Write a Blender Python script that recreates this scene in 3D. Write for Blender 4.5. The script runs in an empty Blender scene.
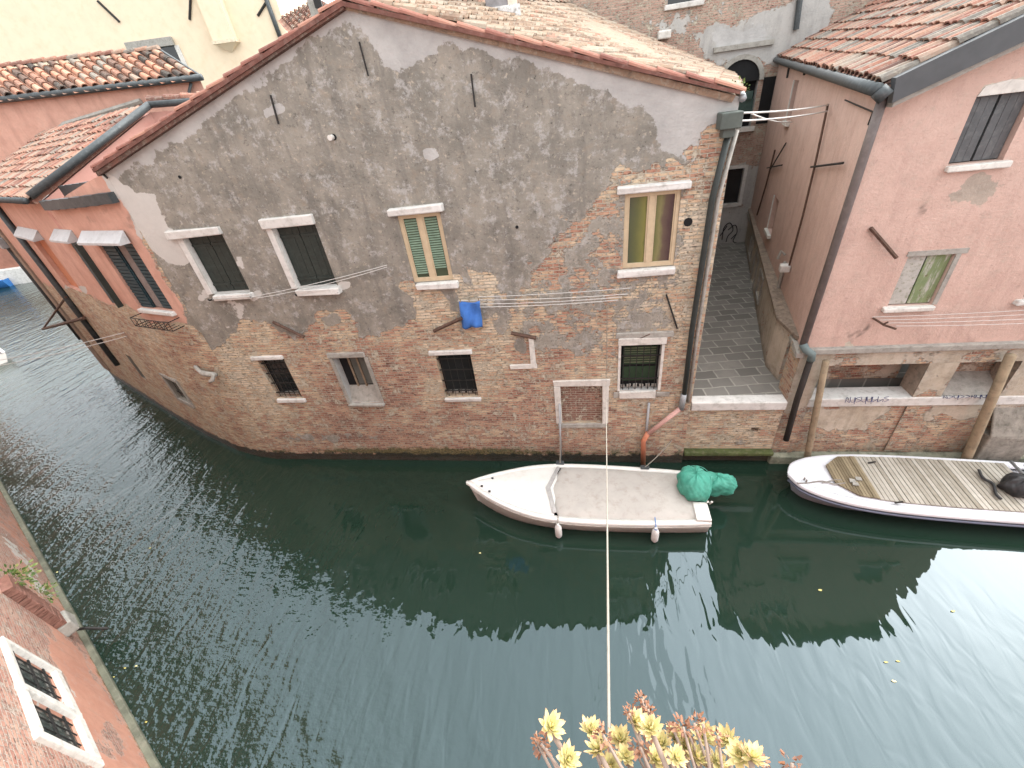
import bpy, math, random
import numpy as np
from mathutils import Matrix, Vector
random.seed(7); RNG = np.random.default_rng(7)
sc = bpy.context.scene
COL = sc.collection
R_ = math.radians

# ------------------------------------------------------------------ camera, world, sun, exposure
FPX, PITCH, ROLL, AZ = 420.0, 0.600392, -0.13961, -0.2062
CAM = np.array([0.0, -8.0, 8.151])
def _cam_axes():
    fw = np.array([0, math.cos(PITCH), -math.sin(PITCH)]); r = np.array([1., 0, 0]); u = np.cross(r, fw)
    c, s = math.cos(ROLL), math.sin(ROLL)
    Rm = np.stack([c*r+s*u, -(-s*r+c*u), fw])
    a = AZ
    B = np.array([[math.cos(a), math.sin(a), 0], [-math.sin(a), math.cos(a), 0], [0, 0, 1]])
    return B @ Rm.T
CM = _cam_axes()
cam = bpy.data.cameras.new('camera'); camo = bpy.data.objects.new('camera', cam); COL.objects.link(camo)
cam.sensor_width = 36.0; cam.lens = FPX/1024*36; cam.clip_start = 0.05; cam.clip_end = 400
mw = Matrix.Identity(4)
for i in range(3):
    mw[i][0] = CM[i, 0]; mw[i][1] = -CM[i, 1]; mw[i][2] = -CM[i, 2]; mw[i][3] = CAM[i]
camo.matrix_world = mw
sc.camera = camo

SUN_EL, SUN_AZ = 42.0, 53.0      # azimuth the light comes from, clockwise from +Y
w = bpy.data.worlds.new('World'); sc.world = w; w.use_nodes = True
nt = w.node_tree; nt.nodes.clear()
sky = nt.nodes.new('ShaderNodeTexSky'); sky.sky_type = 'NISHITA'; sky.sun_disc = False
sky.sun_elevation = R_(SUN_EL); sky.sun_rotation = R_(SUN_AZ)
sky.air_density = 1.0; sky.dust_density = 6.0; sky.ozone_density = 1.0; sky.altitude = 0
hs = nt.nodes.new('ShaderNodeHueSaturation'); hs.inputs['Saturation'].default_value = 0.42
bg = nt.nodes.new('ShaderNodeBackground'); bg.inputs['Strength'].default_value = 0.15
wo = nt.nodes.new('ShaderNodeOutputWorld')
# bright overcast: an even cloud deck, lighter overhead, over the clear-sky gradient
geo = nt.nodes.new('ShaderNodeTexCoord'); sx = nt.nodes.new('ShaderNodeVectorMath'); sx.operation = 'DOT_PRODUCT'; sx.inputs[1].default_value = (.40, .62, .67); nt.links.new(geo.outputs['Generated'], sx.inputs[0])
mrg = nt.nodes.new('ShaderNodeMapRange'); mrg.inputs[1].default_value = 0.1; mrg.inputs[2].default_value = 1.0; nt.links.new(sx.outputs['Value'], mrg.inputs[0])
cr = nt.nodes.new('ShaderNodeValToRGB'); nt.links.new(mrg.outputs[0], cr.inputs[0])
cr.color_ramp.elements[0].color = (.365, .37, .37, 1); cr.color_ramp.elements[1].color = (1.0, 1.035, 1.04, 1)
sc9 = nt.nodes.new('ShaderNodeMix'); sc9.data_type = 'RGBA'; sc9.blend_type = 'MULTIPLY'; sc9.inputs[0].default_value = 1.0; sc9.inputs[7].default_value = (12, 12, 12, 1); nt.links.new(cr.outputs[0], sc9.inputs[6])
mxs = nt.nodes.new('ShaderNodeMix'); mxs.data_type = 'RGBA'; mxs.inputs[0].default_value = .75
nt.links.new(sky.outputs[0], hs.inputs['Color']); nt.links.new(hs.outputs[0], mxs.inputs[6]); nt.links.new(sc9.outputs[2], mxs.inputs[7]); nt.links.new(mxs.outputs[2], bg.inputs['Color']); nt.links.new(bg.outputs[0], wo.inputs[0])
sun = bpy.data.lights.new('sun', 'SUN'); sun.energy = 0.6; sun.angle = R_(60); sun.color = (1, .965, .92)
suno = bpy.data.objects.new('sun', sun); COL.objects.link(suno)
d = Vector((math.sin(R_(SUN_AZ))*math.cos(R_(SUN_EL)), math.cos(R_(SUN_AZ))*math.cos(R_(SUN_EL)), math.sin(R_(SUN_EL))))
suno.rotation_euler = d.to_track_quat('Z', 'Y').to_euler(); suno.location = (0, -20, 40)
sc.view_settings.view_transform = 'Standard'; sc.view_settings.look = 'None'
sc.view_settings.exposure = 1.9; sc.view_settings.gamma = 1.0
sc.render.engine = 'CYCLES'
sc.cycles.use_denoising = True
sc.cycles.max_bounces = 6; sc.cycles.diffuse_bounces = 3; sc.cycles.glossy_bounces = 4; sc.cycles.transparent_max_bounces = 8

# ------------------------------------------------------------------ photograph ray -> point on a real plane
def ray(x, y): return CM @ np.array([(x-512)/FPX, (y-384)/FPX, 1.0])
def PY(x, y, v=0.0): d = ray(x, y); return CAM + (v-CAM[1])/d[1]*d
def PZ(x, y, v=0.0): d = ray(x, y); return CAM + (v-CAM[2])/d[2]*d
def PN(x, y, p, n): d = ray(x, y); n = np.array(n, float); return CAM + ((np.array(p)-CAM) @ n)/(d @ n)*d
def PV(x, y, p, dr): return PN(x, y, (p[0], p[1], 0), (-dr[1], dr[0], 0))
def project(P):
    c = (np.asarray(P)-CAM) @ CM
    return 512+FPX*c[..., 0]/c[..., 2], 384+FPX*c[..., 1]/c[..., 2]

# ------------------------------------------------------------------ objects
def link(o): COL.objects.link(o); return o
def tag(o, label=None, cat=None, group=None, kind=None):
    if label: o['label'] = label
    if cat: o['category'] = cat
    if group: o['group'] = group
    if kind: o['kind'] = kind
    return o
def empty(name, loc, label, cat, group=None):
    o = bpy.data.objects.new(name, None); o.location = loc; o.empty_display_size = .2
    return tag(link(o), label, cat, group)
WM = {}
def wmat(o):
    m = Matrix.Translation(o.location)
    return m
def put(o, parent):
    if parent is not None:
        o.parent = parent
        root = parent
        while root.parent is not None: root = root.parent
        # children carry world coordinates: cancel the root's own translation once
        if parent.parent is None and parent.type == 'EMPTY':
            o.matrix_parent_inverse = Matrix.Translation(parent.location).inverted()
    return o
def mesh_obj(name, verts, faces, mat, parent=None, uv=None, attrs=None, smooth=False, bevel=0):
    me = bpy.data.meshes.new(name)
    me.from_pydata([tuple(map(float, v)) for v in verts], [], [tuple(int(i) for i in f) for f in faces])
    if uv is not None:
        l = me.uv_layers.new(name='UVMap')
        li = np.zeros(len(me.loops), dtype=np.int32); me.loops.foreach_get('vertex_index', li)
        l.data.foreach_set('uv', np.asarray(uv, dtype=np.float32)[li].ravel())
    for k, v in (attrs or {}).items():
        a = me.color_attributes.new(k, 'FLOAT_COLOR', 'POINT')
        a.data.foreach_set('color', np.asarray(v, dtype=np.float32).ravel())
    me.materials.append(mat)
    if smooth: me.polygons.foreach_set('use_smooth', [True]*len(me.polygons))
    me.update()
    o = link(bpy.data.objects.new(name, me))
    if bevel:
        b = o.modifiers.new('bevel', 'BEVEL'); b.width = bevel; b.segments = 2; b.limit_method = 'ANGLE'
    return put(o, parent)

class Frame:            # u along the wall, v into the wall, w up
    def __init__(s, p, dr=(1, 0)):
        l = math.hypot(*dr); s.p = np.array([p[0], p[1], 0.0]); s.d = np.array([dr[0]/l, dr[1]/l, 0]); s.n = np.array([-dr[1]/l, dr[0]/l, 0])
    def __call__(s, u, v, w): return s.p + s.d*u + s.n*v + np.array([0, 0, w])
    def uz(s, x, y, v=0.0):  # photograph pixel -> (u, z) on this wall
        P = PN(x, y, s.p+s.n*v, s.n); return float((P-s.p) @ s.d), float(P[2])
WORLD = Frame((0, 0))

class MB:
    def __init__(s, fr=WORLD): s.v = []; s.f = []; s.fr = fr
    def add(s, vs, fs):
        k = len(s.v); s.v += [s.fr(*p) for p in vs]; s.f += [tuple(i+k for i in f) for f in fs]; return s
    def box(s, a0, a1, b0, b1, c0, c1, j=0.0):
        r = (lambda: random.uniform(-j, j)) if j else (lambda: 0)
        vs = [(a+r(), b+r(), c+r()) for c in (c0, c1) for (a, b) in ((a0, b0), (a1, b0), (a1, b1), (a0, b1))]
        return s.add(vs, [(3, 2, 1, 0), (4, 5, 6, 7), (0, 1, 5, 4), (1, 2, 6, 5), (2, 3, 7, 6), (3, 0, 4, 7)])
    def slab(s, poly, t, n):    # polygon (local) thickened along local vector n*t
        k = len(poly); n = np.array(n, float)*t
        vs = [tuple(p) for p in poly]+[tuple(np.array(p)+n) for p in poly]
        fs = [tuple(range(k))[::-1], tuple(range(k, 2*k))]+[(i, (i+1) % k, (i+1) % k+k, i+k) for i in range(k)]
        return s.add(vs, fs)
    def tube(s, pts, r, seg=8, world=False, cap=True):
        pts = [np.array(p, float) for p in pts] if world else [s.fr(*p) for p in pts]
        rs = r if isinstance(r, (list, tuple)) else [r]*len(pts)
        k0 = len(s.v); up = None
        for i, p in enumerate(pts):
            t = pts[min(i+1, len(pts)-1)]-pts[max(i-1, 0)]; t = t/(np.linalg.norm(t)+1e-9)
            if up is None:
                a = np.array([0, 0, 1.]) if abs(t[2]) < .9 else np.array([1., 0, 0])
                up = np.cross(t, a)
            up = up-t*(up @ t); up /= np.linalg.norm(up)+1e-9
            b = np.cross(t, up)
            for q in range(seg):
                an = 2*math.pi*q/seg; s.v.append(p+rs[i]*(math.cos(an)*up+math.sin(an)*b))
        for i in range(len(pts)-1):
            for q in range(seg):
                a = k0+i*seg+q; b = k0+i*seg+(q+1) % seg
                s.f.append((a, b, b+seg, a+seg))
        if cap:
            s.f.append(tuple(range(k0, k0+seg))[::-1]); e = k0+(len(pts)-1)*seg; s.f.append(tuple(range(e, e+seg)))
        return s
    def build(s, name, mat, parent=None, smooth=False, bevel=0, uv=None, attrs=None):
        return mesh_obj(name, s.v, s.f, mat, parent, uv=uv, attrs=attrs, smooth=smooth, bevel=bevel)
def smooth_pts(pts, n=6):       # catmull-rom
    P = [np.array(p, float) for p in pts]; P = [2*P[0]-P[1]]+P+[2*P[-1]-P[-2]]; out = []
    for i in range(1, len(P)-2):
        for k in range(n):
            t = k/n; a, b, c, d = P[i-1:i+3]
            out.append(.5*((2*b)+(-a+c)*t+(2*a-5*b+4*c-d)*t*t+(-a+3*b-3*c+d)*t**3))
    out.append(P[-2]); return out
def sag(a, b, s, n=14):
    a = np.array(a, float); b = np.array(b, float)
    return [a+(b-a)*t-np.array([0, 0, 4*s*t*(1-t)]) for t in np.linspace(0, 1, n)]

# ------------------------------------------------------------------ materials
class NT:
    def __init__(s, name):
        s.m = bpy.data.materials.new(name); s.m.use_nodes = True; s.t = s.m.node_tree; s.t.nodes.clear()
        s.out = s.t.nodes.new('ShaderNodeOutputMaterial'); s.b = s.t.nodes.new('ShaderNodeBsdfPrincipled')
        s.t.links.new(s.b.outputs[0], s.out.inputs[0])
        s.b.inputs['Roughness'].default_value = .85; s.b.inputs['Specular IOR Level'].default_value = .3
    def n(s, typ, ins=None, **pr):
        nd = s.t.nodes.new(typ)
        for k, v in pr.items(): setattr(nd, k, v)
        for k, v in (ins or {}).items(): s.set(nd.inputs[k], v)
        return nd
    def set(s, sock, v):
        if hasattr(v, 'is_output') or isinstance(v, bpy.types.NodeSocket): s.t.links.new(v, sock)
        elif sock.type == 'RGBA' and isinstance(v, (tuple, list)): sock.default_value = (*v[:3], 1)
        else: sock.default_value = v
    def noise(s, vec, scale, detail=6, rough=.6, dist=0): return s.n('ShaderNodeTexNoise', {'Vector': vec, 'Scale': scale, 'Detail': detail, 'Roughness': rough, 'Distortion': dist})
    def mp(s, vec, scale=(1, 1, 1), loc=(0, 0, 0), rot=(0, 0, 0)): return s.n('ShaderNodeMapping', {'Vector': vec, 'Scale': scale, 'Location': loc, 'Rotation': rot}).outputs[0]
    def mix(s, f, a, b, mode='MIX'):
        nd = s.n('ShaderNodeMix', data_type='RGBA', blend_type=mode)
        s.set(nd.inputs[0], f); s.set(nd.inputs[6], a); s.set(nd.inputs[7], b); return nd.outputs[2]
    def math(s, op, a, b=0.0, c=0.0, clamp=False):
        nd = s.n('ShaderNodeMath', operation=op, use_clamp=clamp); s.set(nd.inputs[0], a); s.set(nd.inputs[1], b); s.set(nd.inputs[2], c); return nd.outputs[0]
    def mr(s, v, a, b, c=0.0, d=1.0, smooth=False):
        nd = s.n('ShaderNodeMapRange', clamp=True, interpolation_type='SMOOTHSTEP' if smooth else 'LINEAR')
        for i, q in enumerate((v, a, b, c, d)): s.set(nd.inputs[i], q)
        return nd.outputs[0]
    def ramp(s, f, stops, const=False):
        nd = s.n('ShaderNodeValToRGB'); s.set(nd.inputs[0], f); cr = nd.color_ramp
        if const: cr.interpolation = 'CONSTANT'
        while len(cr.elements) > 1: cr.elements.remove(cr.elements[0])
        cr.elements[0].position = stops[0][0]; cr.elements[0].color = (*stops[0][1], 1)
        for p, c in stops[1:]:
            e = cr.elements.new(p); e.color = (*c, 1)
        return nd.outputs[0]
    def bump(s, h, strength=.4, dist=.02, nrm=None):
        ins = {'Height': h, 'Strength': strength, 'Distance': dist}
        if nrm is not None: ins['Normal'] = nrm
        nd = s.n('ShaderNodeBump', ins); s.t.links.new(nd.outputs[0], s.b.inputs['Normal']); return nd.outputs[0]
    def col(s, c): s.set(s.b.inputs['Base Color'], c)
    def rough(s, r): s.set(s.b.inputs['Roughness'], r)
    def obj(s): return s.n('ShaderNodeTexCoord').outputs['Object']
    def uv(s): return s.n('ShaderNodeTexCoord').outputs['UV']

def facade_mat(name, plaster=((.16, .15, .135), (.25, .235, .21), (.105, .1, .092)), cement=(.37, .365, .35), white=(.56, .54, .51),
               bricks=None, speck=1.0, mortar=(.45, .405, .325), sharp=.03, amp=1.5):
    N = NT(name); uv = N.uv()
    k1 = N.n('ShaderNodeSeparateColor', {'Color': N.n('ShaderNodeVertexColor', layer_name='m1').outputs[0]})
    a1 = N.n('ShaderNodeVertexColor', layer_name='m1').outputs['Alpha']
    k2 = N.n('ShaderNodeSeparateColor', {'Color': N.n('ShaderNodeVertexColor', layer_name='m2').outputs[0]})
    P, Cm, Wt = k1.outputs; tint, stain, moss = k2.outputs
    nA = N.noise(uv, 1.6, 10, .68).outputs[0]; nB = N.noise(N.mp(uv, loc=(7, 3, 1)), 5.5, 8, .65).outputs[0]
    nC = N.noise(N.mp(uv, loc=(2, 9, 5)), 22, 5, .6).outputs[0]; nD = N.noise(N.mp(uv, scale=(3.2, .5, 1), loc=(4, 1, 8)), 1.7, 6, .6).outputs[0]
    edge = N.math('ADD', N.math('MULTIPLY', nA, .55), N.math('MULTIPLY', nB, .45))
    edge = N.math('MULTIPLY', N.math('SUBTRACT', edge, .5), amp)
    def thr(m): return N.mr(N.math('ADD', m, edge), .5-sharp, .5+sharp, smooth=True)
    pm = thr(P); cm = thr(Cm); wm = thr(Wt)
    # brick
    wob = N.n('ShaderNodeVectorMath', {0: N.noise(uv, 3.0, 3).outputs[1], 1: (.5, .5, .5)}, operation='SUBTRACT').outputs[0]
    vec = N.n('ShaderNodeVectorMath', {0: wob, 1: (.05, .035, 0)}, operation='MULTIPLY').outputs[0]
    vec = N.n('ShaderNodeVectorMath', {0: vec, 1: uv}, operation='ADD').outputs[0]
    br = N.n('ShaderNodeTexBrick', {'Vector': vec, 'Color1': (0, 0, 0), 'Color2': (1, 1, 1), 'Mortar': (.5, .5, .5), 'Scale': 1.0, 'Mortar Size': .0085, 'Mortar Smooth': .3, 'Bias': 0.0, 'Brick Width': .235, 'Row Height': .068}, offset=.5, squash=1.0)
    bt = N.n('ShaderNodeSeparateColor', {'Color': br.outputs[0]}).outputs[0]
    zone = N.math('ADD', N.math('MULTIPLY', bt, .42), N.math('ADD', N.math('MULTIPLY', tint, .62), N.math('MULTIPLY', N.math('SUBTRACT', nA, .5), 1.5)))
    bricks = bricks or [(0, (.20, .09, .067)), (.18, (.31, .148, .103)), (.36, (.42, .235, .16)), (.5, (.49, .335, .225)), (.66, (.57, .45, .31)), (.82, (.64, .54, .41)), (1, (.46, .40, .32))]
    bc = N.ramp(zone, bricks)
    bc = N.mix(N.mr(nC, .45, .8), bc, N.mix(.5, bc, (.5, .44, .36)))
    mort = N.mix(nB, tuple(c*.75 for c in mortar), tuple(min(c*1.2, 1) for c in mortar))
    mf = N.math('MAXIMUM', br.outputs[1], N.mr(N.math('ADD', nB, N.math('MULTIPLY', nC, .35)), .69, .80))
    brick = N.mix(mf, bc, mort)
    pits = N.mr(N.noise(N.mp(uv, scale=(1, 2.6, 1)), 9, 5, .62).outputs[0], .41, .31)
    brick = N.mix(N.math('MULTIPLY', pits, .58), brick, (.07, .05, .042))
    # plaster
    pl = N.mix(N.mr(nA, .40, .60), plaster[0], plaster[1])
    pl = N.mix(N.mr(nD, .5, .75, 0, .75), pl, plaster[2])
    if speck:
        pl = N.mix(N.math('MULTIPLY', N.mr(N.noise(uv, 9, 8, .75).outputs[0], .57, .64), .6*speck, clamp=True), pl, (.43, .38, .31))
        pl = N.mix(N.math('MULTIPLY', N.mr(N.noise(N.mp(uv, loc=(5, 5, 5)), 14, 6, .75).outputs[0], .60, .68), .75*speck), pl, tuple(c*.35 for c in plaster[2]))
        pl = N.mix(N.math('MULTIPLY', N.mr(N.noise(N.mp(uv, loc=(1, 7, 5)), 4.5, 12, .78).outputs[0], .53, .60), .5*speck), pl, tuple(c*.9 for c in cement))
        pl = N.mix(N.math('MULTIPLY', N.mr(N.noise(N.mp(uv, loc=(3, 1, 2)), 6.5, 12, .8).outputs[0], .55, .62), .45*speck), pl, tuple(c*.55 for c in plaster[2]))
        pl = N.mix(N.math('MULTIPLY', N.mr(N.noise(N.mp(uv, loc=(9, 2, 5)), 3.2, 8, .7).outputs[0], .56, .68), .35*speck), pl, (.30, .24, .18))
    ce = N.mix(N.mr(nA, .35, .68), tuple(c*.72 for c in cement), cement)
    pl = N.mix(cm, pl, ce)
    pl = N.mix(wm, pl, N.mix(nB, white, tuple(c*.82 for c in white)))
    c = N.mix(pm, brick, pl)
    rim = N.math('MULTIPLY', N.math('MULTIPLY', pm, N.math('SUBTRACT', 1.0, N.mr(N.math('ADD', P, edge), .5, .58))), .55)
    c = N.mix(rim, c, (.5, .47, .42))
    st = N.mr(N.math('ADD', stain, N.math('MULTIPLY', N.math('SUBTRACT', nB, .5), .9)), .35, .8)
    c = N.mix(N.math('MULTIPLY', st, .72), c, (.085, .075, .065))
    ms = N.mr(N.math('ADD', moss, N.math('MULTIPLY', N.math('SUBTRACT', nB, .5), 1.1)), .42, .62)
    c = N.mix(N.math('MULTIPLY', ms, .85), c, N.mix(N.mr(nC, .4, .6), (.035, .04, .016), (.17, .15, .055)))
    wet = N.mr(N.math('ADD', a1, N.math('MULTIPLY', N.math('SUBTRACT', nB, .5), 1.6)), .42, .6)
    c = N.mix(N.math('MULTIPLY', wet, .9), c, (.018, .019, .014))
    N.col(c); N.rough(N.mr(wet, 0, 1, .92, .35))
    h = N.math('ADD', N.math('MULTIPLY', N.math('SUBTRACT', 1.0, mf), N.math('SUBTRACT', 1.0, pm)), N.math('MULTIPLY', pm, 1.5))
    h = N.math('ADD', h, N.math('ADD', N.math('MULTIPLY', nC, .5), N.math('MULTIPLY', nB, .6)))
    h = N.math('SUBTRACT', h, N.math('MULTIPLY', N.math('MULTIPLY', pits, N.math('SUBTRACT', 1.0, pm)), 1.6))
    N.bump(h, .9, .024)
    return N.m

def simple(name, c, rough=.8, var=.25, scale=6, bump=.0, metal=0, spec=.3, dirt=None, dirt_amt=.5):
    N = NT(name); v = N.obj(); n1 = N.noise(v, scale, 7, .65).outputs[0]
    cc = N.mix(N.mr(n1, .3, .7), tuple(x*(1-var) for x in c), tuple(min(1, x*(1+var)) for x in c))
    if dirt: cc = N.mix(N.math('MULTIPLY', N.mr(N.noise(N.mp(v, loc=(3, 4, 5)), scale*1.7, 8, .7).outputs[0], .5, .68), dirt_amt), cc, dirt)
    N.col(cc); N.rough(rough); N.b.inputs['Metallic'].default_value = metal; N.b.inputs['Specular IOR Level'].default_value = spec
    if bump: N.bump(N.noise(v, scale*5, 5, .6).outputs[0], bump, .01)
    return N.m

def tile_mat(name, stops, lichen=.35):
    N = NT(name); v = N.obj()
    t = N.n('ShaderNodeSeparateColor', {'Color': N.n('ShaderNodeVertexColor', layer_name='tint').outputs[0]}).outputs[0]
    n1 = N.noise(v, 2.2, 6, .6).outputs[0]; n2 = N.noise(v, 16, 6, .7).outputs[0]
    c = N.ramp(N.math('ADD', t, N.math('MULTIPLY', N.math('SUBTRACT', n1, .5), .7)), stops)
    c = N.mix(N.math('MULTIPLY', N.mr(n2, .5, .64), lichen), c, (.36, .34, .28))
    c = N.mix(N.math('MULTIPLY', N.mr(N.noise(N.mp(v, loc=(4, 4, 1)), 9, 6, .7).outputs[0], .52, .66), lichen*1.1), c, (.085, .075, .06))
    N.col(c); N.rough(.9); N.bump(n2, .5, .012); return N.m

M = {}
M['facade'] = facade_mat('old_plaster_and_brick', plaster=((.195, .182, .158), (.285, .263, .226), (.135, .128, .117)), cement=(.46, .45, .435), speck=1.3)
PINK = ((.52, .30, .235), (.60, .36, .285), (.42, .24, .19))
M['pink_old'] = facade_mat('salmon_plaster_over_brick', plaster=PINK, cement=(.25, .232, .198), speck=.22)
PINK2 = ((.52, .365, .31), (.58, .415, .355), (.45, .31, .265))
M['pink_right'] = facade_mat('dusty_pink_plaster', plaster=PINK2, cement=(.45, .38, .32), white=(.55, .50, .42), speck=.45)
M['loggia'] = facade_mat('peeling_cream_plaster', plaster=((.42, .36, .28), (.52, .46, .38), (.30, .26, .2)), cement=(.5, .47, .42), speck=.55)
M['back'] = facade_mat('back_wall_brick', plaster=((.38, .37, .355), (.45, .435, .415), (.28, .27, .26)), cement=(.5, .49, .48), speck=.5,
    bricks=[(0, (.28, .16, .13)), (.4, (.42, .26, .21)), (.7, (.50, .36, .29)), (1, (.52, .43, .36))])
M['low_left'] = facade_mat('terracotta_rendered_brick', plaster=((.50, .24, .17), (.56, .29, .21), (.40, .2, .15)), cement=(.55, .47, .42), white=(.62, .58, .53), speck=.4,
    bricks=[(0, (.30, .13, .10)), (.4, (.42, .2, .15)), (.7, (.5, .29, .22)), (1, (.52, .38, .3))], mortar=(.5, .42, .36))
M['cream'] = simple('cream_render', (.74, .62, .46), .9, .05, 1.2, .15, dirt=(.62, .48, .3), dirt_amt=.35)
M['tall_pink'] = simple('pink_render', (.52, .28, .235), .9, .07, 1.5, .15, dirt=(.42, .17, .14), dirt_amt=.5)
M['stone'] = simple('istrian_stone', (.62, .60, .56), .8, .12, 5, .35, dirt=(.30, .28, .25), dirt_amt=.55)
M['greystone'] = simple('grey_weathered_stone', (.33, .315, .285), .88, .18, 6, .4, dirt=(.16, .15, .13), dirt_amt=.6)
M['white_stone'] = simple('worn_white_sill_stone', (.60, .585, .56), .75, .1, 4, .35, dirt=(.30, .28, .25), dirt_amt=.6)
M['green_wood'] = simple('dark_green_shutter_paint', (.028, .036, .032), .55, .18, 7, .15, dirt=(.06, .075, .068), dirt_amt=.4)
M['teal_wood'] = simple('teal_shutter_paint', (.022, .05, .062), .5, .2, 7, .15)
M['grey_wood'] = simple('grey_shutter_paint', (.095, .10, .105), .6, .2, 5, .15, dirt=(.17, .18, .18), dirt_amt=.6)
M['beige_wood'] = simple('beige_window_paint', (.50, .40, .27), .6, .1, 8, .1)
M['blind'] = simple('green_slat_blind', (.16, .24, .17), .5, .2, 9)
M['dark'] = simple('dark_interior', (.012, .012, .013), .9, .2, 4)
M['iron'] = simple('black_iron', (.03, .028, .027), .6, .3, 15, .2, metal=.3)
M['rust'] = simple('rusty_iron', (.10, .06, .045), .85, .35, 12, .3)
M['gutter'] = simple('dark_painted_gutter', (.06, .068, .072), .5, .2, 8, .1, metal=.3, dirt=(.14, .15, .15), dirt_amt=.4)
M['zinc'] = simple('zinc_sheet', (.30, .31, .32), .5, .15, 6, .1, metal=.4)
M['orange_pipe'] = simple('orange_plastic_pipe', (.50, .19, .11), .55, .12, 8, dirt=(.35, .2, .15))
M['pink_pipe'] = simple('faded_pink_pipe', (.55, .33, .29), .6, .1, 8)
M['grey_pipe'] = simple('grey_plastic_pipe', (.33, .34, .35), .5, .12, 8)
M['rope'] = simple('white_rope', (.25, .225, .19), .9, .12, 40)
M['line'] = simple('pale_clothes_line', (.55, .54, .52), .8, .1, 30)
M['wood_pole'] = simple('weathered_pole_wood', (.29, .225, .15), .85, .2, 5, .3, dirt=(.13, .10, .07), dirt_amt=.6)
M['white_hull'] = simple('white_gelcoat', (.66, .65, .62), .35, .04, 2.5, 0, spec=.5, dirt=(.50, .47, .40), dirt_amt=.35)
M['white_hull2'] = simple('cool_white_gelcoat', (.70, .71, .75), .32, .04, 2.5, 0, spec=.5, dirt=(.52, .52, .52), dirt_amt=.25)
M['blue_hull'] = simple('slate_blue_gelcoat', (.12, .135, .19), .3, .1, 3, 0, spec=.5)
M['pale_hull'] = simple('pale_blue_gelcoat', (.38, .40, .46), .35, .06, 3, 0, spec=.5, dirt=(.2, .21, .2), dirt_amt=.5)
M['cover'] = simple('grey_boat_cover', (.41, .385, .355), .85, .08, 3, .15, dirt=(.30, .26, .22), dirt_amt=.6)
M['green_tarp'] = simple('green_tarpaulin', (.055, .27, .20), .6, .2, 4, .5, dirt=(.13, .38, .30), dirt_amt=.6)
M['black_plastic'] = simple('dull_black_plastic', (.035, .036, .038), .5, .25, 6, .1)
M['fender'] = simple('white_fender_vinyl', (.66, .65, .63), .5, .08, 12, dirt=(.4, .38, .33))
M['blue_cloth'] = simple('blue_cloth', (.055, .17, .50), .85, .12, 12, .2)
M['blue_paint'] = simple('bright_blue_paint', (.04, .17, .45), .5, .1, 5)
M['ink'] = simple('blue_black_spray_paint', (.05, .055, .13), .7, .2, 20)
M['ink_dark'] = simple('black_spray_paint', (.03, .03, .035), .7, .2, 20)
M['curtain_a'] = None
def glass_mat(name, c=(.02, .022, .024), rough=.12):
    N = NT(name); v = N.obj(); n = N.noise(v, 3.0, 4).outputs[0]
    N.col(N.mix(n, tuple(x*.6 for x in c), tuple(x*1.4 for x in c))); N.rough(rough); N.b.inputs['Specular IOR Level'].default_value = .6; return N.m
M['glass'] = glass_mat('dark_window_glass')
M['glass_green'] = glass_mat('green_tinted_glass', (.035, .06, .035), .2)
def curtain_mat():
    N = NT('green_and_brown_curtain'); uv = N.uv(); x = N.n('ShaderNodeSeparateXYZ', {0: N.n('ShaderNodeVectorMath', {0: uv, 1: N.n('ShaderNodeVectorMath', {0: N.noise(uv, 2.5, 3).outputs[1], 1: (.22, .22, 0)}, operation='MULTIPLY').outputs[0]}, operation='ADD').outputs[0]}).outputs[0]
    c = N.ramp(N.math('SUBTRACT', x, .11), [(0, (.045, .065, .045)), (.2, (.09, .105, .04)), (.36, (.17, .175, .05)), (.46, (.065, .085, .028)), (.54, (.075, .095, .035)), (.70, (.18, .175, .075)), (.78, (.10, .075, .055)), (.92, (.055, .035, .037)), (1, (.045, .038, .03))])
    N.col(c); N.rough(.25); N.b.inputs['Specular IOR Level'].default_value = .5; return N.m
M['curtain'] = curtain_mat()
def peel_mat():
    N = NT('peeling_green_board'); v = N.obj(); n = N.noise(N.mp(v, scale=(4, 4, .8)), 2.4, 8, .7).outputs[0]
    g = N.mix(N.noise(v, 9, 6).outputs[0], (.12, .17, .085), (.24, .29, .15))
    c = N.mix(N.mr(n, .50, .62), g, (.42, .41, .37)); c = N.mix(N.mr(N.noise(v, 7, 6, .7).outputs[0], .62, .7), c, (.12, .07, .05)); N.col(c); N.rough(.85); return N.m
M['peel_green'] = peel_mat()
M['peel_white'] = simple('peeling_white_board', (.42, .41, .38), .85, .12, 9, .2, dirt=(.17, .19, .11), dirt_amt=.8)
def deck_mat(name, a, b):
    N = NT(name); v = N.obj(); t = N.n('ShaderNodeSeparateColor', {'Color': N.n('ShaderNodeVertexColor', layer_name='tint').outputs[0]}).outputs[0]
    n = N.noise(N.mp(v, scale=(1, 1, 1)), 7, 8, .7).outputs[0]
    c = N.mix(N.math('ADD', N.math('MULTIPLY', t, .6), N.math('MULTIPLY', N.math('SUBTRACT', n, .3), .8), clamp=True), a, b); N.col(c); N.rough(.9); N.bump(n, .3, .01); return N.m
M['deck'] = deck_mat('grey_weathered_planks', (.20, .175, .135), (.50, .47, .42))
M['deck_brown'] = deck_mat('brown_slats', (.13, .10, .06), (.30, .245, .16))
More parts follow.
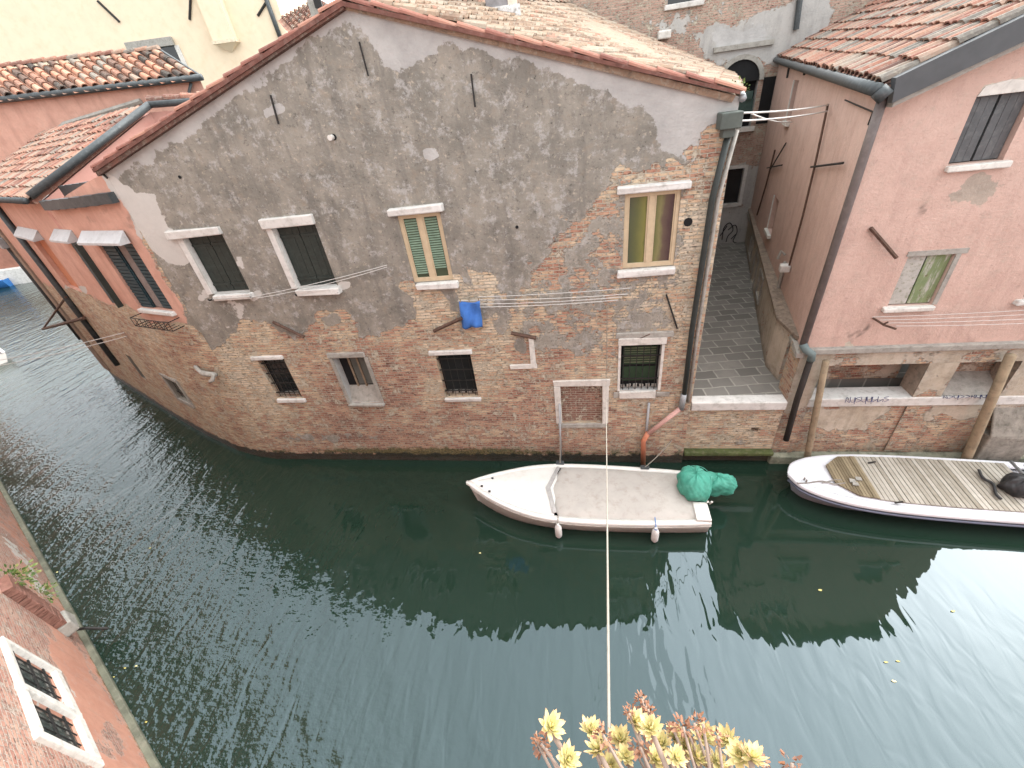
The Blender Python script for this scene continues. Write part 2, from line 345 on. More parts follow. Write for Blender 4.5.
def water_mat():
    N = NT('canal_water'); v = N.obj()
    s = N.n('ShaderNodeSeparateXYZ', {0: v})
    # choppy in the open left bend, calm beside the front walls
    chop = N.mr(N.math('ADD', s.outputs[0], N.math('MULTIPLY', s.outputs[1], 1.2)), -6.0, -15.5, 0, 1, True)
    near = N.mr(N.math('ADD', s.outputs[1], N.math('MULTIPLY', s.outputs[0], .08)), -1.6, -3.6, .10, 1, True)
    leftmix = N.mr(s.outputs[0], -3.0, -9.0)
    amp = N.math('MULTIPLY', near, N.math('ADD', .21, N.math('MULTIPLY', chop, 1.1)))
    amp = N.math('MAXIMUM', amp, N.math('MULTIPLY', leftmix, .75))
    w1 = N.noise(N.mp(v, rot=(0, 0, R_(32)), scale=(1.0, .33, 1)), 4.0, 1.6, .5, .6).outputs[0]
    w2 = N.noise(N.mp(v, rot=(0, 0, R_(-12)), scale=(1, .4, 1)), 1.7, 1.5, .5, .4).outputs[0]
    w3 = N.noise(v, 9.5, 2, .5).outputs[0]
    h = N.math('ADD', N.math('MULTIPLY', w1, .55), N.math('ADD', N.math('MULTIPLY', w2, .7), N.math('MULTIPLY', w3, N.math('MULTIPLY', chop, .26))))
    h = N.math('MULTIPLY', h, amp)
    n = N.noise(v, .35, 3).outputs[0]
    N.col(N.mix(n, (.009, .022, .015), (.014, .029, .019)))
    N.rough(.02); N.b.inputs['Specular Tint'].default_value = (.72, .86, 1.0, 1); N.b.inputs['IOR'].default_value = 1.56; N.b.inputs['Specular IOR Level'].default_value = .5
    N.bump(h, .55, .16); return N.m
M['water'] = water_mat()
def paving_mat():
    N = NT('trachyte_paving'); uv = N.obj()
    wob = N.n('ShaderNodeVectorMath', {0: N.n('ShaderNodeVectorMath', {0: N.noise(uv, 2.0, 2).outputs[1], 1: (.08, .08, 0)}, operation='MULTIPLY').outputs[0], 1: uv}, operation='ADD').outputs[0]
    br = N.n('ShaderNodeTexBrick', {'Vector': N.mp(wob, rot=(0, 0, R_(-6))), 'Color1': (0, 0, 0), 'Color2': (1, 1, 1), 'Mortar': (.5, .5, .5), 'Scale': 1.0, 'Mortar Size': .022, 'Mortar Smooth': .4, 'Brick Width': .52, 'Row Height': .36})
    t = N.n('ShaderNodeSeparateColor', {'Color': br.outputs[0]}).outputs[0]
    c = N.mix(t, (.15, .141, .128), (.235, .222, .2)); c = N.mix(br.outputs[1], c, (.33, .315, .28))
    c = N.mix(N.math('MULTIPLY', N.mr(N.noise(uv, 4, 8, .7).outputs[0], .45, .7), .5), c, (.15, .145, .135))
    N.col(c); N.rough(.85); N.bump(N.math('SUBTRACT', N.noise(uv, 14, 5).outputs[0], br.outputs[1]), .4, .012); return N.m
M['paving'] = paving_mat()
TERRA = [(0, (.10, .055, .045)), (.22, (.19, .082, .06)), (.45, (.26, .12, .083)), (.62, (.29, .165, .115)), (.8, (.26, .20, .16)), (1, (.14, .125, .11))]
M['tile_pale'] = tile_mat('sunbleached_tiles', [(0, (.19, .125, .09)), (.3, (.29, .20, .14)), (.6, (.36, .275, .205)), (.85, (.34, .285, .225)), (1, (.31, .17, .12))], .55)
M['tile_red'] = tile_mat('red_brown_tiles', TERRA, .35)
M['tile_dark'] = tile_mat('mottled_dark_tiles', [(0, (.05, .04, .035)), (.3, (.20, .11, .08)), (.55, (.42, .19, .12)), (.8, (.48, .27, .18)), (1, (.22, .19, .16))], .3)
M['verge'] = tile_mat('red_verge_tiles', [(0, (.17, .07, .055)), (.5, (.25, .105, .08)), (1, (.36, .18, .13))], .15)

# ------------------------------------------------------------------ walls with painted-in wear masks
def sdf(poly, X, Y):            # signed distance in photograph pixels, negative inside
    poly = np.array(poly, float); n = len(poly); dmin = np.full(X.shape, 1e9); ins = np.zeros(X.shape, bool)
    for i in range(n):
        a = poly[i]; b = poly[(i+1) % n]; e = b-a; L = e @ e+1e-9
        t = np.clip(((X-a[0])*e[0]+(Y-a[1])*e[1])/L, 0, 1)
        dmin = np.minimum(dmin, np.hypot(X-a[0]-t*e[0], Y-a[1]-t*e[1]))
        c = ((a[1] > Y) != (b[1] > Y)) & (X < (b[0]-a[0])*(Y-a[1])/(b[1]-a[1]+1e-9)+a[0]); ins ^= c
    return np.where(ins, -dmin, dmin)
def _jit(X, Y):
    a = sum(np.sin(X*fx+Y*fy+p)*g for fx, fy, p, g in ((.11, .07, 1, 3.2), (-.06, .13, 2.2, 3.0), (.23, -.19, .4, 2.0), (.31, .37, 5, 1.5), (.55, -.2, 3, 1.0)))
    b = sum(np.sin(X*fx+Y*fy+p)*g for fx, fy, p, g in ((.09, -.12, 4, 3.2), (.14, .05, .2, 3.0), (-.21, .25, 1.4, 2.0), (.35, -.33, 2, 1.5), (.2, .6, 1, 1.0)))
    return a, b
def pm(poly, X, Y, soft=14): a, b = _jit(X, Y); k = min(1, soft/9); return np.clip(.5-sdf(poly, X+a*k*.6, Y+b*k*.6)/(2.6*soft), 0, 1)
def spot(x, y, r, X, Y, soft=.6): a, b = _jit(X, Y); k = min(1, r/14); soft = max(soft, .7); return np.clip(1.0-(np.hypot(X-x+a*k, (Y-y+b*k)*1.15)-r*.65)/(r*soft), 0, 1)

def wall(name, path, z0, ztop, openings, masks, mat, parent, step=.07, reveal=.22, thick=.3):
    path = [np.array(p, float) for p in path]; cum = [0.0]
    for a, b in zip(path[:-1], path[1:]): cum.append(cum[-1]+np.linalg.norm(b-a))
    L = cum[-1]; zt = ztop if callable(ztop) else (lambda s: np.full_like(s, ztop))
    zmax = float(np.max(zt(np.linspace(0, L, 200))))
    S = list(np.arange(0, L, step))+[L]+cum; Z = list(np.arange(z0, zmax, step))+[zmax]
    for o in openings: S += [o[0], o[1]]; Z += [o[2], o[3]]
    def clean(a, keep):
        a = sorted(a); out = [a[0]]
        for q in a[1:]:
            if q-out[-1] < 1e-4: continue
            if q-out[-1] < step*.35:
                if any(abs(q-k) < 1e-6 for k in keep):
                    if any(abs(out[-1]-k) < 1e-6 for k in keep): out.append(q)
                    else: out[-1] = q
                continue
            out.append(q)
        return np.array(out)
    S = clean(S, [o[i] for o in openings for i in (0, 1)]+cum); Z = clean(Z, [o[i] for o in openings for i in (2, 3)]+[z0, zmax])
    def pos(s):
        s = np.asarray(s); x = np.interp(s, cum, [p[0] for p in path]); y = np.interp(s, cum, [p[1] for p in path]); return x, y
    SS, ZZ = np.meshgrid(S, Z); top = zt(S); ZC = np.minimum(ZZ, top[None, :]); X, Y = pos(SS)
    V = np.stack([X, Y, ZC], -1); ns = len(S); F = []
    for j in range(len(Z)-1):
        for i in range(ns-1):
            if ZZ[j, i] >= top[i]-1e-6 and ZZ[j, i+1] >= top[i+1]-1e-6: continue
            sm, zm = (S[i]+S[i+1])/2, (Z[j]+Z[j+1])/2
            if any(o[0] < sm < o[1] and o[2] < zm < o[3] for o in openings): continue
            k = j*ns+i; F.append((k, k+1, k+ns+1, k+ns))
    V = V.reshape(-1, 3); UV = np.stack([SS.ravel(), ZC.ravel()], -1)
    PXx, PXy = project(V)
    m1, m2 = masks(PXx, PXy, SS.ravel(), ZC.ravel())
    V = list(V); UV = list(UV); m1 = list(m1); m2 = list(m2)
    for o in openings:
        dep = o[4] if len(o) > 4 else reveal
        i = np.searchsorted(cum, (o[0]+o[1])/2)-1; i = max(0, min(i, len(path)-2))
        d_ = path[i+1]-path[i]; d_ = d_/np.linalg.norm(d_); nn = np.array([-d_[1], d_[0]])
        cs = [(o[0], o[2]), (o[1], o[2]), (o[1], o[3]), (o[0], o[3])]; k = len(V); rv = o[5] if len(o) > 5 else (1, 0, 0)
        for dd in (0, dep):
            for (s, z) in cs:
                x, y = pos(s); V.append(np.array([x+nn[0]*dd, y+nn[1]*dd, z])); UV.append((s+dd*.7, z+dd)); m1.append((rv[0], rv[1], rv[2], 0)); m2.append((.5, 0, 0, 1))
        for a in range(4):
            b = (a+1) % 4; F.append((k+a, k+a+4, k+b+4, k+b))
    # thickness: a plain back skin joined along the ends
    used = sorted({i for f in F for i in f}); mp_ = {u: i for i, u in enumerate(used)}
    V = [V[u] for u in used]; UV = [UV[u] for u in used]; m1 = [m1[u] for u in used]; m2 = [m2[u] for u in used]; F = [tuple(mp_[i] for i in f) for f in F]
    return mesh_obj(name, V, F, mat, parent, uv=UV, attrs={'m1': m1, 'm2': m2})
def no_masks(p=1.0, c=0.0, wht=0.0, tint=.5, wet_z=None):
    def f(X, Y, S, Z):
        o = np.ones_like(X); wet = np.clip(1.0-(Z-.05)/.25, 0, 1) if wet_z is not None else 0*o
        return np.stack([o*p, o*c, o*wht, wet], -1), np.stack([o*tint, 0*o, 0*o, o], -1)
    return f
def plain_wall(name, a, b, z0, z1, mat, parent, masks=None, t=.25):  # straight slab wall
    return wall(name, [a, b], z0, z1, [], masks or no_masks(), mat, parent, step=.25)

# ------------------------------------------------------------------ tiled roofs
def tiles(name, O, E, S, mat, parent, pitch=.21, tl=.36, jit=.012, deck=True, r0=.088, tint=(0, 1), S1=None):
    """O eave corner, E vector along the eave, S vector up the slope; half-round cover tiles in columns along S"""
    O, E, S = (np.array(a, float) for a in (O, E, S)); sl = np.linalg.norm(S); sd = S/sl
    ep = E-sd*(E @ sd); w_ = np.linalg.norm(ep); ed = ep/w_; nrm = np.cross(ed, sd)
    if nrm[2] < 0: nrm = -nrm
    S0 = S; S1 = S if S1 is None else np.array(S1, float)
    nc = max(1, int(round(w_/pitch))); nt_ = max(1, int(round(sl/tl))); V = []; F = []; T = []
    prof = [(-1, 0), (-.8, .55), (-.35, .92), (.35, .92), (.8, .55), (1, 0)]
    for c in range(nc):
        base = O+E*((c+.5)/nc); Sc = S0+(S1-S0)*((c+.5)/nc); sl = np.linalg.norm(Sc); sd = Sc/sl; nrm = np.cross(ed, sd); nrm = nrm if nrm[2] > 0 else -nrm; colt = random.uniform(-.15, .15); cj = random.uniform(-.02, .02)
        for k in range(nt_):
            a = k*sl/nt_+cj; b = a+sl/nt_*1.16; t = random.uniform(*tint)+colt
            if k == 0: a -= random.uniform(0, .05)
            ja = [random.uniform(-jit, jit) for _ in range(3)]; k0 = len(V)
            for (q, r, up) in ((a, r0, .028), (b, r0*.82, .004)):
                for (px, pz) in prof:
                    V.append(base+sd*q+ed*(px*r+ja[0])+nrm*(pz*r*.95+up+ja[1])); T.append((t, t, t, 1))
            for i in range(5): F.append((k0+i, k0+i+1, k0+i+7, k0+i+6))
            k1 = len(V)             # end lip gives the tile its thickness
            for (px, pz) in prof: V.append(base+sd*(a+.004)+ed*(px*r0*.8+ja[0])+nrm*(pz*r0*.72+.02+ja[1])); T.append((t*.6, t*.6, t*.6, 1))
            for i in range(5): F.append((k0+i+1, k0+i, k1+i, k1+i+1))
        # channel row beside the covers
        k0 = len(V); t = random.uniform(*tint)
        nb = nt_
        for k in range(nb+1):
            q = k*sl/nb; tt = random.uniform(.0, .7)
            for px, pz in ((.5, .02), (1.0, -.03), (1.5, .02)):
                V.append(base+sd*q+ed*(px*w_/nc)+nrm*pz); T.append((tt, tt, tt, 1))
        for k in range(nb):
            for i in range(2): F.append((k0+k*3+i, k0+k*3+i+1, k0+k*3+i+4, k0+k*3+i+3))
    if deck:
        k0 = len(V)
        for p in (O, O+E, O+E+S1, O+S0): V.append(p-nrm*.05); T.append((.2, .2, .2, 1))
        for p in (O, O+E, O+E+S1, O+S0): V.append(p-nrm*.14); T.append((.2, .2, .2, 1))
        F += [(k0, k0+1, k0+2, k0+3), (k0+7, k0+6, k0+5, k0+4)]+[(k0+i, k0+(i+1) % 4, k0+(i+1) % 4+4, k0+i+4) for i in range(4)]
    return mesh_obj(name, V, F, mat, parent, attrs={'tint': T})
def tile_row(name, pts, mat, parent, r=.09, tl=.4, up=(0, 0, 1)):   # verge or ridge: half-round tiles laid end to end
    V = []; F = []; T = []; up = np.array(up, float)
    P = [np.array(p, float) for p in pts]
    for a, b in zip(P[:-1], P[1:]):
        L = np.linalg.norm(b-a); n = max(1, int(round(L/tl))); d_ = (b-a)/L; sd_ = np.cross(d_, up); sd_ /= np.linalg.norm(sd_); u = np.cross(sd_, d_)
        for k in range(n):
            t = random.random(); j = random.uniform(-.012, .012); k0 = len(V)
            for q, rr, h in ((k*L/n, r, .03), ((k+1.12)*L/n, r*.85, .005)):
                for an in np.linspace(0, math.pi, 7):
                    V.append(a+d_*q+sd_*math.cos(an)*rr+u*(math.sin(an)*rr+h+j)); T.append((t, t, t, 1))
            for i in range(6): F.append((k0+i, k0+i+1, k0+i+8, k0+i+7))
            F.append(tuple(range(k0, k0+7)))
    return mesh_obj(name, V, F, mat, parent, attrs={'tint': T})

# ================================================================== SETTING
W_ = MB(); W_.add([(-140, -60, 0), (60, -60, 0), (60, 120, 0), (-140, 120, 0)], [(0, 1, 2, 3)])
tag(W_.build('water', M['water']), kind='structure')
g = MB(); g.add([(-140, -60, -3), (60, -60, -3), (60, 120, -3), (-140, 120, -3)], [(0, 1, 2, 3)])
tag(g.build('canal_bed', simple('mud', (.05, .05, .035), .95)), kind='structure')
QZ = 1.87
g = MB(); g.slab([(2.3, .30, -.3), (4.9, .30, -.3), (4.9, .9, -.3), (14, .9, -.3), (14, 12.5, -.3), (2.3, 12.5, -.3)], QZ+.3, (0, 0, 1))
tag(g.build('alley_pavement', M['paving']), kind='structure')

# ================================================================== GABLE HOUSE
FW = Frame((0, 0))
house = empty('gabled_house', (-3.3, 0, 0), 'gabled house of worn grey plaster over bare brick rising straight from the canal', 'house')
XL, XR = -9.12, 2.40
RID = (-3.38, 9.50)
def rake(x): return np.where(x < RID[0], RID[1]-(RID[0]-x)*(9.50-7.86)/(RID[0]-XL), RID[1]-(x-RID[0])*(9.50-7.72)/(XR-RID[0]))
W1 = (-8.22, -7.27, 5.22, 6.47); W2 = (-6.10, -5.15, 5.22, 6.49); W3 = (-3.43, -2.58, 5.18, 6.50); W4 = (.77, 1.70, 5.18, 6.50)
G1 = (-8.02, -7.28, 2.26, 3.46); G2 = (-5.96, -5.14, 2.08, 3.44); G3 = (-3.38, -2.54, 2.20, 3.43); G4 = (.80, 1.63, 2.30, 3.50); BO = (-.55, .41, 1.34, 2.46)
PLASTER = [(60, 150), (150, -60), (800, -60), (800, 88), (700, 130), (694, 178), (650, 172), (612, 180), (612, 232), (590, 262), (560, 285), (545, 316), (520, 332), (498, 334), (497, 308), (490, 322), (478, 326), (455, 327), (440, 318), (415, 326), (385, 330), (362, 336), (345, 312), (320, 308), (312, 332), (295, 342), (266, 325), (240, 318), (226, 342), (205, 352), (188, 330), (150, 260), (100, 210)]
MOSAIC = [(555, 245), (618, 175), (700, 168), (690, 260), (670, 340), (600, 372), (540, 365), (505, 345), (515, 300)]
CEMENT = [(90, 172), (345, -10), (760, 90), (740, 140), (688, 162), (664, 152), (645, 108), (600, 92), (560, 74), (500, 57), (452, 44), (424, 48), (417, 72), (387, 70), (378, 44), (343, 20), (310, 42), (270, 74), (236, 100), (200, 127), (160, 152), (118, 184), (100, 190)]
WHITE = [(100, 170), (126, 186), (136, 193), (152, 196), (160, 212), (168, 226), (180, 232), (187, 246), (184, 266), (172, 262), (150, 248), (140, 236), (130, 214), (118, 196)]
def facade_masks(X, Y, S, Z):
    x = S+XL; p = pm(PLASTER, X, Y, 9)
    mo = pm(MOSAIC, X, Y, 14); p = np.maximum(p*(1-mo), mo*.51)
    for q in ((478, 290, 20), (425, 300, 17), (440, 312, 16), (420, 325, 10), (408, 288, 7), (457, 279, 6)): p = p*(1-spot(*q, X, Y, .25))
    for q in ((618, 172, 6), (655, 166, 6), (672, 165, 6), (608, 210, 9), (690, 150, 10)): p = np.minimum(p, 1-.9*spot(*q, X, Y, .7))
    for q in ((545, 270, 22), (575, 225, 22), (505, 290, 16)): p = np.minimum(p, 1-.42*spot(*q, X, Y, .8))
    p = np.maximum(p, .8*spot(521, 347, 9, X, Y, .4)); p = np.maximum(p, .62*spot(330, 320, 9, X, Y))
    p = np.maximum(p, .55*np.exp(-((Z-.85)/.3)**2)*np.exp(-((X-330)/110)**2))
    for q in ((231, 309, 13), (250, 312, 10)): p = np.maximum(p, spot(*q, X, Y, .6))
    c = pm(CEMENT, X, Y, 13)
    for q, a in (((278, 110, 13), .62), ((471, 84, 8), .5), ((431, 152, 8), 1), ((335, 28, 22), .45), ((312, 62, 12), .45), ((345, 340, 8), .7), ((425, 38, 26), .8), ((670, 130, 18), .55), ((622, 128, 14), .35), ((330, 120, 22), .3), ((318, 180, 26), .30), ((305, 145, 14), .34), ((350, 175, 14), .3)): c = np.maximum(c, a*spot(*q, X, Y))
    wh = pm(WHITE, X, Y, 5)*1.2
    for q, a in (((186, 262, 6), .8), ((205, 294, 8), .6), ((255, 296, 6), .8), ((345, 286, 6), .9), ((240, 262, 7), .55), ((232, 312, 14), .55), ((320, 300, 12), .45), ((505, 255, 5), .5), ((345, 345, 6), .4)): wh = np.maximum(wh, a*spot(*q, X, Y))
    # brick tint: 0 dark red .. 1 buff
    t = .34+.10*np.sin(x*1.3)
    for q, a in (((225, 375, 55), .38), ((290, 400, 30), .2), ((462, 372, 32), .42), ((510, 350, 24), .25), ((690, 230, 38), .40), ((670, 300, 34), .32), ((620, 330, 40), .22), ((478, 292, 26), .5), ((430, 300, 26), .28), ((345, 325, 28), .16), ((700, 360, 20), .12), ((570, 400, 60), -.02), ((520, 310, 40), .3)): t = t+a*spot(*q, X, Y, .9)
    for q, a in (((400, 420, 60), -.16), ((320, 425, 60), -.14), ((500, 430, 50), -.12), ((395, 380, 24), -.2), ((700, 150, 18), -.2), ((425, 360, 16), -.16), ((580, 405, 20), -.3), ((608, 212, 10), -.5)): t = t+a*spot(*q, X, Y, .8)
    t = t-.10*np.clip(1-Z/1.2, 0, 1)
    st = np.zeros_like(X)
    for q, a in (((418, 125, 9), .35), ((500, 120, 45), .20), ((560, 130, 40), .22), ((600, 200, 40), .28), ((540, 235, 26), .36), ((505, 150, 40), .18), ((520, 250, 26), .35), ((330, 300, 26), .36), ((425, 270, 22), .3), ((395, 305, 20), .3), ((560, 270, 26), .28), ((285, 330, 10), .4), ((450, 325, 10), .4), ((590, 250, 20), .35)): st = np.maximum(st, a*spot(*q, X, Y, 1.0))
    for r in (W1, W2, W3, W4, G1, G2, G3, G4):      # rain runs below the sills
        st = np.maximum(st, .40*np.clip(1-np.abs(x-(r[0]+r[1])/2)/((r[1]-r[0])*.75), 0, 1)*np.clip(1-(r[2]-.1-Z)/.55, 0, 1)*(Z < r[2])*(.6+.4*np.sin(x*31)))
    ms = np.clip(1.0-np.abs(Z-.32)/.40, 0, 1)*(.54+.35*np.exp(-((X-440)/80)**2))
    wet = np.clip(1.0-(Z-.15)/.24, 0, 1)
    return np.stack([p, c, wh, wet], -1), np.stack([t, st, ms, np.ones_like(X)], -1)
def O_(w_, *r): return (w_[0]-XL, w_[1]-XL, w_[2], w_[3])+r
hw = wall('wall', [(XL, 0), (XR, 0)], -1.0, lambda s: rake(s+XL), [O_(W1, .16, (1, 0, 1)), O_(W2, .16, (1, 0, 1)), O_(W3, .07), O_(W4, .07), O_(G1, .2, (.0, 0, 0)), O_(G2, .22, (1, 1, .4)), O_(G3, .2, (0, 0, 0)), O_(G4, .2, (1, 1, .5)), O_(BO, .10, (0, 0, 0))], facade_masks, M['facade'], house, step=.055)
# side walls (alley side runs away to the right, far side behind the neighbour)
ED = np.array([.27, 1.0])
wall('side_wall', [(XR, .001), (XR+.255*10.9, 10.9)], .0, 7.75, [], no_masks(.2, 0, 0, .6), M['facade'], house, step=.25)
# roof
ES = np.array([.27*11.1, 11.1, 0])
tiles('roof_tiles', (XR-.06, -.06, 7.79), ES, (RID[0]-XR+.06, 0, 9.60-7.79), M['tile_pale'], house, S1=(-5.6, 0, 2.58), pitch=.205, tl=.36, r0=.09)
lf = MB(); lf.slab([(XL-.1, -.1, 7.86), (RID[0], -.1, 9.56), (XR-.06+ES[0]-5.6, ES[1], 10.2), (XL-.1+ES[0], ES[1], 7.86)], .1, (0, 0, -1)); lf.build('rear_roof_slope', M['tile_red'], house)
tile_row('verge_tiles', [(XL-.12, -.05, 7.87), (RID[0], -.05, 9.54), (XR-.02, -.05, 7.78)], M['verge'], house, r=.062, tl=.42)
m = MB(); m.slab([(XL-.12, -.12, 7.83), (RID[0], -.12, 9.49), (XR-.04, -.12, 7.755), (XR-.04, -.12, 7.80), (RID[0], -.12, 9.55), (XL-.12, -.12, 7.89)], .05, (0, 1, 0)); m.build('verge_board', simple('dark_red_verge', (.15, .068, .054), .9, .3, 6, .3, dirt=(.28, .2, .17), dirt_amt=.4), house)
tile_row('ridge_tiles', [(RID[0], 0, 9.64), (XR-.06+ES[0]-5.6, ES[1], 10.42)], M['tile_pale'], house, r=.12, tl=.42)
# roof edge gutter on the alley side and hopper with drainpipe
gt = MB(); gpts = [(XR+.04+ED[0]*y, y, 7.70) for y in np.linspace(-.05, 10.9, 9)]
gt.tube(gpts, .055, 8); gt.build('gutter', M['zinc'], house, smooth=True)
hop = MB(); a, b = FW.uz(728, 121, -.12)
hop.slab([(a-.14, -.26, b-.1), (a+.17, -.26, b-.1), (a+.17, -.0, b-.1), (a-.14, -.0, b-.1)], .22, (0, 0, 1)); hop.slab([(a-.07, -.2, b-.22), (a+.1, -.2, b-.22), (a+.1, -.02, b-.22), (a-.07, -.02, b-.22)], .13, (0, 0, 1)); hop.build('rain_hopper', simple('green_grey_sheet', (.085, .10, .09), .6, .2), house, bevel=.015)
pp = MB(); pts = [PY(730, 128, -.1), PY(712, 200, -.1), PY(692, 330, -.1), PY(684, 396, -.1)]
pp.tube(pts, .052, 10); pp.build('drainpipe', simple('dark_green_pipe', (.03, .036, .034), .5, .2, 6), house, smooth=True)
pp = MB(); pts = [PY(737, 130, -.02), PY(718, 200, -.02), PY(698, 330, -.02), PY(688, 402, -.02)]
pp.tube(pts, .035, 8); pp.build('conduit', M['greystone'], house, smooth=True)
pp = MB(); pp.tube([PY(684, 394, -.1), PY(681, 409, -.12)], .065, 10); pp.build('pipe_collar', M['zinc'], house, smooth=True)
pp = MB(); pp.tube([PY(681, 408, -.12), PY(648, 434, -.12)], .055, 10); pp.build('waste_pipe', M['pink_pipe'], house, smooth=True)
pp = MB(); pp.tube([PY(648, 433, -.12), PY(643.5, 441, -.12), PY(643, 466, -.12)], .062, 10); pp.build('waste_pipe', M['orange_pipe'], house, smooth=True)
pp = MB(); pp.tube([PY(649, 403, -.03), PY(645, 446, -.03)], .03, 8); pp.build('waste_pipe', M['grey_pipe'], house, smooth=True)
pp = MB(); pp.tube([PY(559.5, 404, -.05), PY(561, 463, -.12)], .025, 8); pp.build('mooring_rail', M['grey_pipe'], house, smooth=True)
# chimney
FR = np.array([XR-.06, -.06, 7.86]); RN = np.cross(ES, np.array([RID[0]-XR+.06, 0, 9.62-7.80]))
cb = PN(503, 23, FR, RN)
ch = MB(Frame((cb[0], cb[1]), (1, .1)))
ch.box(-.30, .26, -.25, .3, cb[2]-.4, cb[2]+1.5); cho = ch.build('chimney', simple('grey_brown_stack_render', (.24, .23, .235), .9, .25, 7, .3), house, bevel=.02)
c2 = MB(Frame((cb[0], cb[1]), (1, .1))); c2.box(-.33, .29, -.28, .33, cb[2]+.52, cb[2]+.62, .01); c2.build('brick_band', M['verge'] if False else simple('stack_band', (.42, .24, .17), .9, .2), cho)
c2 = MB(Frame((cb[0], cb[1]), (1, .1))); c2.box(.14, .32, -.27, .32, cb[2]-.3, cb[2]+1.5, .01); c2.build('render_strip', simple('pale_strip', (.66, .55, .46), .9, .12), cho)
c2 = MB(Frame((cb[0], cb[1]), (1, .1))); c2.box(-.36, .36, -.32, .36, cb[2]-.4, cb[2]+.22, .02); c2.build('flashing', simple('white_mortar_flashing', (.62, .61, .6), .85, .3, 9, dirt=(.12, .12, .12), dirt_amt=.9), cho)
pk = MB(); q = [PN(x, y, FR, RN) for x, y in ((523, 6), (572, 21))]
pk.tube([q[0]+[0, 0, .12], q[1]+[0, 0, .12]], .05, 6); pk.build('roof_batten', M['stone'], house)

def window(fr, r, parent, name='window'):   # a root part for one window, carrying its backing
    return MB(fr)
def lintel(fr, u0, u1, z0, z1, parent, mat=None, proud=.09, name='lintel'):
    m = MB(fr); m.box(u0, u1, -proud, .03, z0, z1, .014); return m.build(name, mat or M['white_stone'], parent, bevel=.02)
def shuttered(fr, r, parent, mat, depth=.13, battens=True, gap=.012):
    u0, u1, z0, z1 = r; mid = (u0+u1)/2
    m = MB(fr); m.box(u0, u1, depth+.05, depth+.07, z0, z1); wn = m.build('window', M['dark'], parent)
    for (a, b) in ((u0+.01, mid-gap/2), (mid+gap/2, u1-.01)):
        m = MB(fr); n = 3; wd = (b-a)/n
        for i in range(n): m.box(a+i*wd+.003, a+(i+1)*wd-.003, depth+random.uniform(-.004, .004), depth+.04, z0+.015, z1-.015)
        if battens:
            for zc in (z0+.17, z1-.2): m.box(a+.005, b-.005, depth-.022, depth, zc-.025, zc+.025)
        m.build('shutter', mat, wn)
    return wn
def casement(fr, r, parent, mat, depth=.02, blind=None, bars=0):
    u0, u1, z0, z1 = r; mid = (u0+u1)/2; b = .065
    m = MB(fr)
    for a in ((u0, u0+b, z0, z1), (u1-b, u1, z0, z1), (u0+b, u1-b, z1-b, z1), (u0+b, u1-b, z0, z0+b*1.3), (mid-b*.8, mid+b*.8, z0+b*1.3, z1-b)):
        m.box(a[0], a[1], depth, depth+.05, a[2], a[3])
    for (a, c) in ((u0+b, mid-b*.8), (mid+b*.8, u1-b)):
        for q in ((a, a+.025, z0+b*1.3, z1-b), (c-.025, c, z0+b*1.3, z1-b)): m.box(q[0], q[1], depth+.012, depth+.04, q[2]+.002, q[3]-.002)
    return m.build('window', mat, parent, bevel=.005)
def pane(fr, u0, u1, z0, z1, v, mat, parent, name='pane', uv=False):
    m = MB(fr); m.add([(u0, v, z0), (u1, v, z0), (u1, v, z1), (u0, v, z1)], [(0, 1, 2, 3)])
    return m.build(name, mat, parent, uv=[(0, 0), (1, 0), (1, 1), (0, 1)] if uv else None)
def grille(fr, r, parent, v=.05, nx=5, nz=2, rad=.009):
    u0, u1, z0, z1 = r; m = MB(fr)
    for i in range(nx): u = u0+(u1-u0)*(i+.5)/nx; m.tube([(u, v, z0), (u, v, z1)], rad, 6)
    for k in range(nz): z = z0+(z1-z0)*(k+.5)/nz; m.box(u0, u1, v-.012, v+.006, z-.014, z+.014)
    return m.build('grille', M['iron'], parent)
# first floor
wn = shuttered(FW, W1, house, M['green_wood'], .12)
lintel(FW, W1[0]-.28, W1[1]+.04, W1[3]+.005, W1[3]+.16, wn); lintel(FW, W1[0]+.04, W1[1]+.06, W1[2]-.13, W1[2]+.0, wn, proud=.13, name='sill')
wn = shuttered(FW, W2, house, M['green_wood'], .12)
lintel(FW, W2[0]-.16, W2[1]+.03, W2[3]+.005, W2[3]+.21, wn); lintel(FW, W2[0]+.0, W2[1]+.06, W2[2]-.14, W2[2], wn, proud=.13, name='sill')
for r in (W1, W2): m = MB(FW); m.box(r[0]-.13, r[0]-.002, -.025, .03, r[2], r[3], .006); m.box(r[0], r[0]+.012, .0, .118, r[2], r[3]); m.build('jamb', M['white_stone'], house, bevel=.006)
for q in ((213, 299), (254, 296), (299, 294), (341, 292)):
    a, b = FW.uz(*q); m = MB(FW); m.tube([(a, .0, b), (a, -.10, b+.01), (a+.01, -.13, b+.05)], .018, 6); m.build('shutter_catch', M['iron'], house)
wn = casement(FW, W3, house, M['beige_wood'])
pane(FW, W3[0]+.06, W3[1]-.06, W3[2]+.06, W3[3]-.06, .055, M['glass_green'], wn)
m = MB(FW); mid = (W3[0]+W3[1])/2
for (a, b, e) in ((W3[0]+.10, mid-.08, .06), (mid+.08, W3[1]-.10, .16)):
    z = W3[3]-.10; m = MB(FW)
    while z > W3[2]+.12+e: m.add([(a, .052, z), (b, .052, z+.004), (b, .034, z-.022), (a, .034, z-.026)], [(0, 1, 2, 3)]); z -= .047
    m.build('blind', M['blind'], wn)
lintel(FW, W3[0]-.13, W3[1]+.09, W3[3]+.02, W3[3]+.15, wn, proud=.12); lintel(FW, W3[0]+.05, W3[1]+.1, W3[2]-.15, W3[2]-.015, wn, proud=.11, name='sill')
wn = casement(FW, W4, house, M['beige_wood'])
